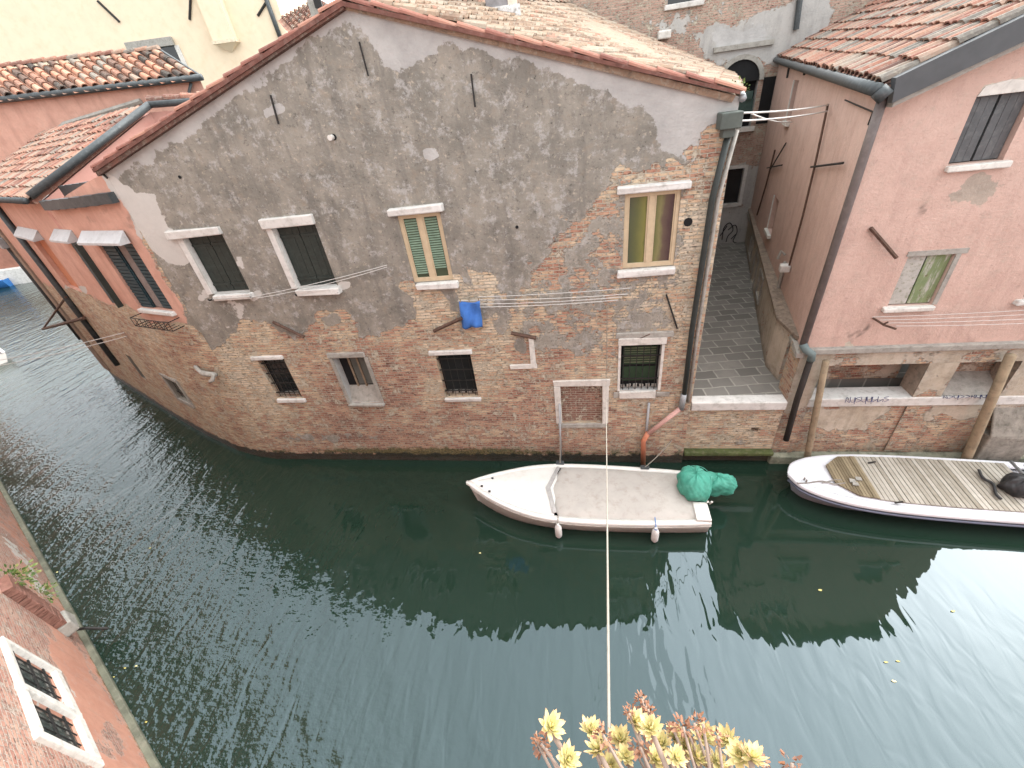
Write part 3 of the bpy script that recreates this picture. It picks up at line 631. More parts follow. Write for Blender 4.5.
pane(FW, W4[0]+.06, W4[1]-.06, W4[2]+.06, W4[3]-.06, .055, M['curtain'], wn, uv=True)
lintel(FW, W4[0]-.14, W4[1]+.13, W4[3]+.02, W4[3]+.14, wn, proud=.12); lintel(FW, W4[0]-.10, W4[1]+.03, W4[2]-.15, W4[2]-.02, wn, proud=.10, name='sill')
# ground floor
for r, gx in ((G1, 0), (G3, 1)):
    wn = pane(FW, *r[:2], r[2], r[3], .17, M['dark'], house, 'window')
    pane(FW, r[0]+.06, r[1]-.06, r[2]+.06, r[3]-.1, .16, M['glass'], wn)
    grille(FW, r, wn, .06, 5, 4, .007)
    m = MB(FW)
    for i in range(5): u = r[0]+(r[1]-r[0])*(i+.5)/5; m.box(u-.055, u+.055, .13, .15, r[2]+.03, r[2]+.12, .01)
    m.build('latch_block', M['greystone'], wn)
    lintel(FW, r[0]-.13, r[1]+(.06 if gx else .03), r[3]+.004, r[3]+.11, wn, proud=.06); lintel(FW, r[0]-.02, r[1]+.07, r[2]-.12, r[2]-.01, wn, proud=.06, name='sill')
r = G2; wn = pane(FW, *r[:2], r[2], r[3], .21, M['dark'], house, 'window')
m = MB(FW)
for u in (r[0]+.27, r[0]+.50, r[1]-.05): m.box(u-.025, u+.02, .16, .19, r[2]+.4, r[3]-.05)
m.build('frame', simple('brown_frame', (.22, .17, .12), .8), wn); pane(FW, r[0]+.3, r[1]-.05, r[2]+.45, r[3]-.06, .195, glass_mat('dusty_glass', (.11, .115, .105), .3), wn)
m = MB(FW); m.slab([(r[0], .02, r[2]), (r[1], .02, r[2]), (r[1], .2, r[2]+.42), (r[0], .2, r[2]+.42)], .04, (0, .3, -1)); m.build('sloping_sill', M['greystone'], wn)
lintel(FW, r[0]-.10, r[1]+.04, r[3]+.004, r[3]+.14, wn, M['greystone'], .05)
for u in (r[0]-.09, r[1]+.005): m = MB(FW); m.box(u, u+.085, -.03, .03, r[2], r[3], .008); m.build('jamb', M['greystone'], wn)
lintel(FW, r[0]-.06, r[1]+.10, r[2]-.09, r[2]-.004, wn, M['greystone'], .08, 'sill')
r = G4; wn = pane(FW, *r[:2], r[2], r[3], .17, M['dark'], house, 'window')
m = MB(FW)
for (z0, z1, mt) in ((r[2]+.62, r[3]-.12, 0), (r[2]+.18, r[2]+.56, 0)): m.box(r[0]+.06, r[1]-.06, .145, .155, z0, z1)
m.build('pane', M['glass_green'], wn)
m = MB(FW); z = r[3]-.14
while z > r[2]+.64: m.box(r[0]+.08, r[1]-.08, .13, .142, z-.03, z-.004); z -= .06
m.build('slat', simple('olive_slats', (.12, .14, .085), .7, .2), wn)
grille(FW, r, wn, .05, 6, 2, .010)
m = MB(FW)
for i in range(6): u = r[0]+(r[1]-r[0])*(i+.5)/6; m.box(u-.045, u+.045, .09, .12, r[2]+.03, r[2]+.11, .008)
m.build('latch_block', M['greystone'], wn)
lintel(FW, r[0]-.06, r[1]+.10, r[3]+.004, r[3]+.17, wn, M['stone'], .05); lintel(FW, r[0]-.13, r[1]+.22, r[3]+.175, r[3]+.30, wn, M['greystone'], .04)
lintel(FW, r[0]-.01, r[1]-.03, r[2]-.20, r[2]-.004, wn, M['stone'], .06, 'sill'); lintel(FW, r[0]-.13, r[0]-.015, r[2]-.2, r[2]-.03, wn, M['greystone'], .03, 'sill'); lintel(FW, r[1]-.025, r[1]+.27, r[2]-.18, r[2]-.05, wn, M['greystone'], .03, 'sill')
for u in (r[0]-.055, r[1]+.004): m = MB(FW); m.box(u, u+.055, -.02, .02, r[2]+.0, r[3], .004); m.build('jamb', M['stone'], wn)
# bricked-up opening
r = BO
bo = wall('bricked_up_window', [(r[0], .09), (r[1], .09)], r[2], r[3], [], no_masks(0, 0, 0, -.5), M['facade'], house, step=.1)
for (u0, u1, z0, z1) in ((r[0]-.15, r[1]+.17, r[3]+.003, r[3]+.17), (r[0]-.11, r[1]+.11, r[2]-.13, r[2]-.003)): m = MB(FW); m.box(u0, u1, -.035, .05, z0, z1, .01); m.build('stone_frame', M['greystone'] if z0 < 2 else M['stone'], bo, bevel=.01)
for (u0, u1) in ((r[0]-.15, r[0]-.003), (r[1]+.003, r[1]+.15)): m = MB(FW); m.box(u0, u1, -.03, .05, r[2]-.001, r[3]+.001, .008); m.build('stone_frame', M['stone'], bo, bevel=.01)
# wall ties, cramps, cracks
for (x0, y0, x1, y1, rr) in ((360, 42, 369, 76, .013), (271.5, 95, 279.5, 124, .016), (471.5, 74, 475.5, 107, .015), (666, 294, 677, 328, .018), (100, 170, 109, 178, .02)):
    m = MB(FW); a = FW.uz(x0, y0); b = FW.uz(x1, y1); m.tube([(a[0], -.03, a[1]), (b[0], -.03, b[1])], rr, 6); m.build('wall_tie', M['iron'], house)
for (x0, y0, x1, y1, rr, o0, o1) in ((273, 322, 304, 337, .035, -.02, -.1), (434, 331, 462, 318, .04, -.05, -.22), (511, 333, 536, 338, .04, -.06, -.03), (636, 340, 650, 334, .012, -.03, -.03)):
    m = MB(FW); a = FW.uz(x0, y0, o0); b = FW.uz(x1, y1, o1); m.tube([(a[0], o0, a[1]), (b[0], o1, b[1])], rr, 6); m.build('projecting_bracket', M['rust'], house)
for (x, y, rr, ring) in ((334, 137, .05, 1), (688, 222, .075, 1), (517, 227, .03, 0), (180, 177, .03, 0)):
    a, b = FW.uz(x, y); m = MB(FW); m.tube([(a, -.004, b), (a, -.012, b)], rr, 12); m.build('vent_hole', M['dark'], house)
    if ring and x < 400: m = MB(FW); m.tube([(a-.03, -.0, b), (a-.03, -.1, b)], .045, 10); m.build('vent_pipe', M['stone'], house)
m = MB(FW)
for (x0, y0, x1, y1) in ((531, 338, 533, 366), (510, 366, 537, 366)):
    a = FW.uz(x0, y0); b = FW.uz(x1, y1)
    if abs(a[0]-b[0]) < .2: m.box(a[0]-.06, a[0]+.06, -.04, .02, b[1]-.04, a[1]+.05, .01)
    else: m.box(a[0], b[0], -.04, .02, a[1]-.07, a[1]+.04, .01)
m.build('stone_stub', M['stone'], house, bevel=.01)

# ================================================================== SALMON HOUSE ON THE BEND
PATH = [(-20.5, 4.95), (-16.71, 3.1), (-14.22, 1.87), (-12.25, .97), (-10.75, .36), (-9.82, .10), (XL-.002, 0)]
cum = [0.0]
for a, b in zip(PATH[:-1], PATH[1:]): cum.append(cum[-1]+math.hypot(b[0]-a[0], b[1]-a[1]))
def onpath(x, y):
    for i, (a, b) in enumerate(zip(PATH[:-1], PATH[1:])):
        P = PV(x, y, a, (b[0]-a[0], b[1]-a[1])); l = math.hypot(b[0]-a[0], b[1]-a[1]); u = ((P[0]-a[0])*(b[0]-a[0])+(P[1]-a[1])*(b[1]-a[1]))/l
        if -1e-6 <= u <= l: return cum[i]+u, float(P[2])
    return None
def pathframe(s):
    i = max(0, min(len(PATH)-2, int(np.searchsorted(cum, s))-1)); a, b = PATH[i], PATH[i+1]; l = math.hypot(b[0]-a[0], b[1]-a[1])
    f = Frame(a, (b[0]-a[0], b[1]-a[1])); f.p = f.p-f.d*cum[i]; return f
salmon = empty('salmon_house', (-13.5, 2.0, 0), 'salmon plastered house on the canal bend with white window hoods above bare brick', 'house')
pw = [onpath(*q) for q in ((97, 245), (131, 242), (145, 310), (169, 305))]
S3 = cum[3]                                # start of the front part
PWIN = (pw[0][0]+.05, min(pw[1][0], cum[-1]-.28), 4.84, 6.44)
q2 = [onpath(*q) for q in ((70, 243), (79, 241), (110, 303), (121, 304))]
PW2 = (q2[0][0], q2[1][0], 4.74, 6.42)
q3 = [onpath(*q) for q in ((29, 236), (41, 236), (72, 288))]
PW3 = (q3[0][0], q3[1][0], 4.75, 6.3)
l1 = [onpath(*q) for q in ((163, 376), (192, 404))]; LW1 = (l1[0][0], l1[1][0]+.02, l1[1][1], l1[0][1])
l2 = [onpath(*q) for q in ((125, 354), (147, 380))]; LW2 = (l2[0][0]-.02, l2[1][0]+.02, l2[1][1], l2[0][1])
PINKB = [(-200, 100), (110, 100), (128, 190), (145, 245), (190, 322), (150, 322), (128, 306), (104, 303), (72, 289), (56, 288), (-200, 200)]
def salmon_masks(X, Y, S, Z):
    p = pm(PINKB, X, Y, 4); p = np.where(X > 300, 0, p)
    gz = pm([(126, 186), (150, 246), (172, 288), (193, 324), (206, 336), (216, 348), (226, 345), (260, 330), (260, 180)], X, Y, 5); gz = np.where(X > 300, 0, gz); p = np.maximum(p, gz); gz = gz*1.3
    wh = pm(WHITE, X, Y, 5)*1.2
    for q in ((80, 293, 7), (66, 290, 6)): wh = np.maximum(wh, .9*spot(*q, X, Y, .5))
    st = np.zeros_like(X)
    for q, a in (((90, 216, 10), .42), ((130, 222, 12), .45), ((148, 228, 6), .5), ((108, 212, 8), .4), ((56, 215, 8), .3)): st = np.maximum(st, a*spot(*q, X, Y, .8))
    t = .52+.14*np.sin(S*2.1); t = t-.12*np.clip(1-Z/1.0, 0, 1)-.15*spot(180, 335, 25, X, Y)
    ms = np.clip(1-np.abs(Z-.27)/.3, 0, 1)*.45; wet = np.clip(1-(Z-.15)/.25, 0, 1)
    return np.stack([p, gz, wh, wet], -1), np.stack([t, st, ms, np.ones_like(X)], -1)
def ztop_s(s): return np.where(np.asarray(s) < S3-.15, 7.44, np.interp(s, [S3, cum[-1]], [7.18, 7.80]))
sw = wall('wall', PATH, -1.0, ztop_s, [PWIN+(.2,), PW2+(.2,), PW3+(.12, (1, 0, 0)), LW1+(.2, (1, 1, .3)), LW2+(.2, (1, 1, .3))], salmon_masks, M['pink_old'], salmon, step=.08)
f = pathframe((PWIN[0]+PWIN[1])/2); wn = pane(f, PWIN[0], PWIN[1], PWIN[2], PWIN[3], .19, M['dark'], salmon, 'window')
mid = (PWIN[0]+PWIN[1])/2
for (a, b, dv) in ((PWIN[0]+.02, mid-.14, .06), (mid+.16, PWIN[1]-.02, .10)):
    m = MB(f); n = 18; hz = (PWIN[3]-PWIN[2]-.04)/n
    m.box(a, b, dv+.03, dv+.05, PWIN[2]+.02, PWIN[3]-.02)
    for i in range(n): m.box(a+.03, b-.03, dv, dv+.028, PWIN[2]+.02+i*hz, PWIN[2]+.02+(i+.8)*hz)
    m.build('shutter', M['teal_wood'], wn)
m = MB(f); m.box(mid-.13, mid+.15, .12, .14, PWIN[2]+.02, PWIN[3]-.02); m.build('curtain', simple('grey_curtain', (.22, .19, .18), .9), wn)
m = MB(f); m.box(PWIN[0]+.05, PWIN[1]+.02, -.08, .05, PWIN[2]-.1, PWIN[2]-.003, .01); m.build('sill', M['white_stone'], wn, bevel=.01)
def hood(fr, u0, u1, z, parent, h=.26, dp=.22):
    m = MB(fr); m.add([(u0, -.004, z+h), (u1, -.004, z+h), (u1+.02, -dp, z+.05), (u0-.02, -dp, z+.05), (u0-.02, -dp, z), (u1+.02, -dp, z), (u0, -.004, z), (u1, -.004, z)], [(0, 1, 2, 3), (3, 2, 5, 4), (4, 5, 7, 6), (0, 3, 4, 6), (1, 7, 5, 2)]); return m.build('window_hood', M['zinc'] if False else simple('white_window_hood', (.46, .47, .48), .6, .08, 5, dirt=(.3, .3, .3)), parent)
hood(f, PWIN[0]-.22, PWIN[1]+.05, PWIN[3]+.03, wn)
# wire flower rack at the sill
m = MB(f); u0, u1 = PWIN[0]-.02, PWIN[1]+.12; z0 = PWIN[2]-.36
for z in (z0, z0+.22):
    m.tube([(u0, 0, z), (u0, -.28, z), (u1, -.28, z), (u1, 0, z)], .011, 6)
for i in range(9):
    u = u0+(u1-u0)*i/8; m.tube([(u, -.28, z0), (u, -.28, z0+.22)], .007, 6); m.tube([(u, 0, z0), (u, -.28, z0)], .007, 6)
for i in range(4):
    u = u0+(u1-u0)*i/4; m.tube([(u, -.28, z0), (u+(u1-u0)/4, -.28, z0+.22)], .007, 6)
m.build('flower_rack', M['iron'], salmon)
f2 = pathframe((PW2[0]+PW2[1])/2); wn = pane(f2, PW2[0], PW2[1], PW2[2], PW2[3], .19, M['dark'], salmon, 'window')
for (a, b) in ((PW2[0]+.02, (PW2[0]+PW2[1])/2-.01), ((PW2[0]+PW2[1])/2+.01, PW2[1]-.02)): m = MB(f2); m.box(a, b, .02, .06, PW2[2]+.02, PW2[3]-.02); m.build('shutter', M['teal_wood'], wn)
m = MB(f2); m.box(PW2[1]-.02, PW2[1]+.02, -.13, .0, PW2[2]+.02, PW2[3]-.02); m.build('shutter', M['green_wood'], wn)
hood(f2, PW2[0]-.35, PW2[1]+.02, PW2[3]+.03, wn)
f3 = pathframe((PW3[0]+PW3[1])/2); wn = pane(f3, PW3[0], PW3[1], PW3[2], PW3[3], .115, simple('orange_infill', (.5, .21, .12), .9, .12), salmon, 'window'); hood(f3, PW3[0]-.6, PW3[1]+.1, PW3[3]+.03, wn)
for r in (LW1, LW2):
    ff = pathframe((r[0]+r[1])/2); wn = pane(ff, r[0], r[1], r[2], r[3], .19, M['glass'], salmon, 'window')
    grille(ff, r, wn, .08, 3, 2, .008)
    m = MB(ff)
    for a in ((r[0]-.12, r[0]-.003, r[2]-.12, r[3]+.1), (r[1]+.003, r[1]+.08, r[2]-.12, r[3]+.1), (r[0]-.002, r[1]+.002, r[3]+.003, r[3]+.1), (r[0]-.002, r[1]+.002, r[2]-.16, r[2]-.003)): m.box(a[0], a[1], -.03, .04, a[2], a[3], .006)
    if r is LW1: m.build('stone_frame', M['greystone'], wn, bevel=.01)
# corner drainpipes
def path3(x, y, off=.08):
    s, z = onpath(x, y); f_ = pathframe(s); return f_(s, -off, z)
m = MB(); b = path3(120, 364); a = np.array([b[0], b[1], 7.4]); m.tube([a, b], .085, 10); m.build('drainpipe', M['gutter'], salmon, smooth=True)
m = MB(); fe = pathframe(.3); m.tube([fe(.06, -.06, 7.4), fe(.06, -.06, 1.9)], .09, 8); m.build('drainpipe', M['gutter'], salmon, smooth=True)
m = MB(); m.box(-.0, .01, 0, .01, 0, .01)
m = MB(fe); m.box(.12, .75, -.06, .02, .5, 7.3, .03); m.build('corner_stone', simple('brown_grey_quoin', (.25, .19, .15), .9, .25, 5, .4), salmon)
m = MB(fe); m.box(.05, .45, -.25, -.06, 5.7, 6.05); m.build('junction_box', M['zinc'], salmon, bevel=.02)
# gutters crowning the front wall between the roof corner and the gable
for (off, z, h, nm) in ((-.14, 7.18, .20, 0), (.35, 7.36, .24, 1)):
    m = MB()
    pts = [pathframe(s)(s, off, z+.10*(s-S3)/(cum[-1]-S3)) for s in np.linspace(S3+.1, cum[-1]-.08, 8)]
    for p_, q_ in zip(pts[:-1], pts[1:]):
        fr = Frame(p_, (q_[0]-p_[0], q_[1]-p_[1])); l = math.hypot(q_[0]-p_[0], q_[1]-p_[1]); m.fr = fr; m.box(0, l+.002, 0, .16, p_[2], p_[2]+h)
    m.build('roof_gutter', M['gutter'], salmon)
# low tiled roof over the salmon front, verge gutter, side wall
vd = np.array([.41, .91]); E0 = np.array([-12.42, 1.05, 7.44]); T0 = PV(148, 108, E0, vd)
El = np.array([-20.5, 4.95, 7.44])-E0; n2 = np.array([.43, .9]); off = -.25
E1 = E0-np.array([.43*.2, .9*.2, .0])
tiles('roof_tiles', E1, El, T0-E0, M['tile_red'], salmon, pitch=.21, tl=.36, r0=.09, tint=(.15, .95))
m = MB(); fe2 = Frame(E1, El[:2]); m.tube([E1+[0, 0, -.02]-np.array([.43*.08, .9*.08, 0]), E1+El+[0, 0, -.02]-np.array([.43*.08, .9*.08, 0])], .075, 8); m.build('gutter', M['gutter'], salmon, smooth=True)
m = MB(); o = np.array([.10, -.02, .06]); m.tube([E1+o, T0+o], .085, 10); m.build('verge_gutter', M['gutter'], salmon, smooth=True)
m = MB(); m.add([E0+[0, 0, -.1], T0+[0, 0, -.1], T0+[0, 0, -2.2], E0+[0, 0, -.8]], [(0, 1, 2, 3)]); m.slab([E0+[-.02, 0, -.8], T0+[-.02, 0, -2.2], T0+[-.02, 0, -.1], E0+[-.02, 0, -.1]], .2, (-.91, .41, 0)); m.build('side_wall', M['tall_pink'], salmon)
T1 = T0+np.array([2.2, 1.0, -.1])
m = MB(); m.tube([T0+o, T1+o], .08, 10); m.build('verge_gutter', M['gutter'], salmon, smooth=True)
m = MB(); m.slab([T0+[0, 0, -.1], T1+[0, 0, -.1], T1+[0, 0, -2.5], T0+[0, 0, -2.5]], .2, (-.4, .9, 0)); m.build('side_wall', M['tall_pink'], salmon)
tile_row('ridge_tiles', [T0+[0, .12, .12], T1+[0, .12, .12]], M['tile_red'], salmon, r=.12)
# bracket over the water
fb = pathframe(2.0); m = MB()
A = fe(.0, -.05, 1.9); p1 = PZ(43, 329, 1.9); p2 = PZ(70, 298, 2.6)
m.tube([PV(84, 318, A, (.9, -.45)), p1], .06, 6); m.tube([p1, PV(66, 297, A, (.9, -.45))], .035, 6)
m.build('iron_bracket', M['rust'], salmon)
# carved stone spout on the brick
m = MB(); sp = onpath(197, 368); sp2 = onpath(216, 374) or (cum[-1], 3.0)
A = path3(196, 366, .02); B_ = PY(218, 374, -.02)
m.tube(smooth_pts([A, A+(B_-A)*.45+[0, -.12, -.02], B_+[0, -.05, .0]], 5), [.05]*5+[.07]*5+[.045], 8); m.tube(smooth_pts([B_+[-.1, -.22, -.08], B_+[0.02, -.24, -.02], B_+[.05, -.15, .1]], 4), .05, 7)
m.build('stone_spout', M['greystone'], salmon, smooth=True)

# ================================================================== TALL PINK HOUSE AND CREAM HOUSE BEHIND
TF = Frame((-13.3, 9.0), (.97, .22))
tall = empty('pink_house', (-15, 8.6, 0), 'taller pink rendered house with mottled tile roof and dark gutter behind the salmon house', 'house')
plain_wall('wall', TF(-12, 0, 0), TF(.0, 0, 0), 7.0, 9.95, simple('pk_tmp', (.5, .2, .15)) if False else M['pink_old'], tall, masks=lambda X, Y, S, Z: (np.stack([np.ones_like(X), 0*X, 0*X, 0*X], -1), np.stack([.5+0*X, .42*np.clip(1-np.abs(X-20)/60, 0, 1)*np.clip((Y-120)/40, 0, 1), 0*X, 1+0*X], -1)))
m = MB(TF); m.slab([(0, 0.001, 7), (-2.2, 3, 7), (-2.2, 3, 9.3), (-.95, 1.3, 10.4), (0, 0.001, 9.9)], .2, (-1, 0, 0)); m.build('side_wall', M['tall_pink'], tall)
e0 = PN(199, 77, TF(0, -.15, 0), TF.n); e1 = PN(-60, 106, TF(0, -.15, 0), TF.n); s1 = PN(161, 53, TF(0, 1.2, 0), TF.n)
tiles('roof_tiles', e0+[0, 0, .06], e1-e0, s1-e0, M['tile_dark'], tall, pitch=.27, tl=.42, r0=.115)
tile_row('ridge_tiles', [s1+[0, 0, .08], s1+(e1-e0)+[0, 0, .08]], M['tile_red'], tall, r=.13)
m = MB(); m.tube([e0+[.15, -.04, -.02], e1+[0, -.04, -.02]], .10, 8); m.build('gutter', M['gutter'], tall, smooth=True)
m = MB(); m.tube([e0+[.06, 0, .02], s1+[.06, 0, .04]], .06, 6); m.build('verge_trim', M['gutter'], tall)
m = MB(TF); a = [TF.uz(x, y, -.1) for x, y in ((191, 83), (189, 92), (194, 98), (197, 106))]
m.tube([(u, -.1, z) for u, z in a], .05, 8); m.build('drainpipe', M['gutter'], tall, smooth=True)
m = MB(TF); a = [TF.uz(x, y) for x, y in ((2, 184), (68, 124), (143, 101))]
m.tube([(u, -.12, z) for u, z in a], .09, 6); m.build('flashing', M['greystone'], tall)
CF = Frame((-21.6, 30), (.97, .22))
cream = empty('cream_house', (-26, 29, 0), 'tall cream rendered house with a corbelled flue filling the upper left background', 'house')
m = MB(CF); m.slab([(CF.uz(0, 66)[0]-.4, 0, -.5), (.45, 0, -.5), (.45, 0, 26), (CF.uz(0, 66)[0]-.4, 0, 26)], 12, (0, 1, 0)); m.build('wall', M['cream'], cream)
def crect(fr, *q): a = [fr.uz(x, y) for x, y in q]; return min(p[0] for p in a), max(p[0] for p in a), min(p[1] for p in a), max(p[1] for p in a)
u0, z0 = CF.uz(148, 70); u1, z1 = CF.uz(172, 46)
m = MB(CF); m.box(u0, u1+.2, -.06, .05, z0-2.2, z1); wn = m.build('window', M['glass'], cream)
m = MB(CF); m.box(u0-.6, u1+.3, -.3, -.05, z1, z1+.5); m.build('lintel', M['greystone'], wn, bevel=.02)
m = MB(CF); m.box(u1+.2, u1+.5, -.12, 0, z0-2.2, z1); m.build('frame', M['stone'], wn)
a = CF.uz(200, 0); b = CF.uz(217, 42); c = CF.uz(237, 41); e = CF.uz(232, 53)
m = MB(CF)
m.slab([(b[0], -.6, b[1]), (c[0]+.1, -.6, b[1]), (c[0]+.1, -.6, 25.5), (b[0], -.6, 25.5)], .6, (0, 1, 0)); m.build('flue', M['cream'], cream)
m = MB(CF); m.box(b[0]-.1, c[0]+.2, -.7, 0, b[1]-.2, b[1]); m.build('corbel', simple('corbel_stone', (.66, .56, .42), .85), cream)
m = MB(CF); m.add([(b[0], -.6, b[1]-.2), (c[0]+.1, -.6, b[1]-.2), (c[0]+.1, 0, b[1]-.2), (b[0], 0, b[1]-.2), (e[0], -.01, e[1]), ], [(0, 1, 4), (1, 2, 4), (3, 0, 4)]); m.build('corbel', M['cream'], cream)
for (x0, y0, x1, y1) in ((98, 1, 120, 22), (191, -6, 190, 20), (268, 0, 258, 16)):
    a = CF.uz(x0, y0); b = CF.uz(x1, y1); m = MB(CF); m.tube([(a[0], -.05, a[1]), (b[0], -.05, b[1])], .08, 6); m.build('wall_tie', M['iron'], cream)
a = CF.uz(264, -8); b = CF.uz(283, 44); m = MB(CF); m.tube([(a[0], -.1, a[1]), (b[0], -.1, b[1])], .16, 8); m.build('drainpipe', M['gutter'], cream, smooth=True)
far = empty('tiled_house', (-14.5, 22, 0), 'small distant house with a pink tiled roof glimpsed right of the cream house', 'house')
p0 = PY(296, 34, 21); p1 = PY(340, 12, 21); p2 = PY(300, -6, 25)
tiles('roof_tiles', p1, p0-p1, (PY(281, 18, 26)-p0), M['tile_red'], far, pitch=.3, tl=.5, r0=.13)
m = MB(Frame((p0[0]-1, 21.2))); m.slab([(-1.5, 0, 4), (6, 0, 4), (6, 0, p1[2]+.25), (0.6, 0, p0[2]-.05), (-1.5, 0, p0[2]-.4)], 3, (0, 1, 0)); m.build('wall', M['back'] if False else simple('far_wall', (.5, .46, .42), .9, .2, 2), far)
q = PY(315, 6, 20.9); m = MB(Frame((q[0], q[1]), (1, .1))); m.box(-.28, .28, -.2, .3, q[2]-1.3, q[2]+1.6, .02); m.build('chimney', M['greystone'], far)
q = PY(318, 3, 20.6); m = MB(Frame((q[0], q[1]), (1, .1))); m.box(-.2, .2, -.06, .06, q[2]-.2, q[2]+.2); m.build('vent', M['iron'], far)

# ================================================================== DUSTY PINK HOUSE ON THE RIGHT
RF = Frame((0, .15)); RX = 4.45
right = empty('pink_house', (8, 3, 0), 'dusty pink house with tiled roof over a row of stone piers beside the alley', 'house')
def rrake(x): return 7.62+(x-RX)*.40
U1 = (5.69, 6.42, 6.45, 7.34); L1 = (5.68, 6.40, 4.05, 5.00); L2 = (7.80, 8.6, 4.07, 5.0)
def right_masks(X, Y, S, Z):
    o = np.ones_like(X); p = o-.0; c = 0*o; st = 0*o; wh = 0*o
    p = np.minimum(p, 1-.9*pm([(858, 340), (880, 330), (905, 326), (900, 340), (870, 350)], X, Y, 6)*.0)
    c = np.maximum(c, pm([(893, 92), (1030, 22), (1030, 36), (950, 72), (915, 90), (893, 100)], X, Y, 4))
    for q, a in (((975, 190, 14), .8), ((955, 195, 10), .6), ((995, 182, 12), .6)): c = np.maximum(c, a*spot(*q, X, Y, 1))
    st = np.maximum(st, .42*np.clip((3.9-Z)/.7, 0, 1)*(.5+.5*np.sin(X*.13+1)))
    for q, a in (((1000, 260, 26), .27), ((940, 130, 30), .25), ((860, 200, 26), .25), ((930, 215, 22), .28), ((985, 215, 18), .3), ((840, 300, 18), .3), ((910, 322, 16), .34)): st = np.maximum(st, a*spot(*q, X, Y, 1.2))
    for q, a in (((866, 327, 5), .8), ((858, 332, 4), .75), ((850, 335, 4), .65), ((921, 209, 4), .7), ((925, 205, 3), .7), ((932, 174, 2.5), .9), ((800, 250, 3), .4), ((870, 275, 9), .32), ((850, 340, 8), .4), ((990, 195, 8), .35), ((960, 188, 9), .4), ((900, 95, 4), .4)): st = np.maximum(st, a*spot(*q, X, Y, .8))
    wh = np.maximum(wh, .8*spot(848, 345, 5, X, Y)); wh = np.maximum(wh, pm([(982, 84), (1030, 76), (1030, 92), (982, 96)], X, Y, 2))
    return np.stack([p, c, wh, 0*o], -1), np.stack([.35*o, st, 0*o, o], -1)
rw = wall('wall', [(RX, .15), (9.5, .15)], 3.12, lambda s: np.maximum(np.minimum(rrake(s+RX), 8.64-(s+RX-6.98)*.42), 7.0), [(U1[0]-RX, U1[1]-RX, U1[2], U1[3], .12), (L1[0]-RX, L1[1]-RX, L1[2], L1[3], .10), (L2[0]-RX, L2[1]-RX, L2[2], L2[3], .12)], right_masks, M['pink_right'], right, step=.08)
wn = shuttered(RF, U1, right, M['grey_wood'], .09, battens=False, gap=.03)
lintel(RF, U1[0]-.02, U1[1]+.1, U1[2]-.10, U1[2]-.0, wn, M['stone'], .08, 'sill')
m = MB(RF); m.slab([(U1[0]-.0, -.012, U1[3]+.003), (U1[1]+.02, -.012, U1[3]+.003), (U1[1]-.1, -.012, U1[3]+.12), (U1[0]+.35, -.012, U1[3]+.17), (U1[0]+.05, -.012, U1[3]+.12)], .03, (0, 1, 0)); m.build('lintel', M['stone'], wn)
wn = pane(RF, L1[0], L1[1], L1[2], L1[3], .095, M['dark'], right, 'window')
mid = (L1[0]+L1[1])/2-.03
m = MB(RF); m.box(L1[0]+.01, mid-.012, .05, .08, L1[2]+.02, L1[3]-.02); m.build('shutter', M['peel_white'], wn)
m = MB(RF); m.box(mid+.012, L1[1]-.01, .05, .08, L1[2]+.02, L1[3]-.02); m.build('shutter', M['peel_green'], wn)
m = MB(RF)
for a in ((L1[0]-.03, L1[1]+.16, L1[3]+.003, L1[3]+.09), (L1[1]+.003, L1[1]+.08, L1[2], L1[3])): m.box(a[0], a[1], -.018, .03, a[2], a[3], .004)
m.build('stone_frame', M['greystone'], wn); lintel(RF, L1[0]-.08, L1[1]+.03, L1[2]-.09, L1[2]-.002, wn, M['stone'], .09, 'sill')
wn = shuttered(RF, L2, right, M['grey_wood'], .09, battens=False); lintel(RF, L2[0]-.1, L2[1]+.1, L2[2]-.09, L2[2], wn, M['white_stone'], .09, 'sill')
m = MB(RF); a = RF.uz(873, 229, -.1); b = RF.uz(895, 257, -.1); m.tube([(a[0], -.03, a[1]), (b[0], -.14, b[1])], .035, 6); m.build('projecting_bracket', M['rust'], right)
# string course, beam
m = MB(RF); m.box(RX-.03, 14.5, -.10, .1, 3.08, 3.20, .008); m.build('string_course', M['greystone'], right, bevel=.015)
def lg_masks(X, Y, S, Z):
    o = np.ones_like(X); p = .56+.12*np.sin(S*5.1)+0*o; p = np.minimum(p, .25+.38*np.clip((Z-.9)/.9, 0, 1)+.35*np.clip((Z-1.9)/.5, 0, 1))
    p = np.maximum(p, .9*pm([(815, 405), (880, 402), (895, 406), (880, 425), (845, 432), (815, 430)], X, Y, 8)); p = np.maximum(p, .9*pm([(930, 405), (985, 400), (975, 418), (925, 420)], X, Y, 7))
    p = np.minimum(p, 1-.8*pm([(870, 420), (905, 400), (930, 385), (940, 395), (905, 445), (870, 445)], X, Y, 6)); p = np.minimum(p, 1-.7*pm([(925, 422), (975, 420), (965, 438), (915, 438)], X, Y, 4))
    st = .36*o; st = np.maximum(st, .55*np.clip(1-(Z-.2)/.6, 0, 1)); wet = np.clip(1.0-(Z-.12)/.25, 0, 1); ms = np.clip(1-np.abs(Z-.32)/.22, 0, 1)*.42
    return np.stack([p, 0*o, 0*o, wet], -1), np.stack([.32+0*o, st, ms, o], -1)
wall('beam', [(RX, .14), (14.5, .14)], 2.74, 3.08, [], lg_masks, M['loggia'], right, step=.08)
m = MB(RF); m.box(RX+.02, 14.4, .0, .5, 2.76, 3.07); m.build('beam_core', M['greystone'], right)
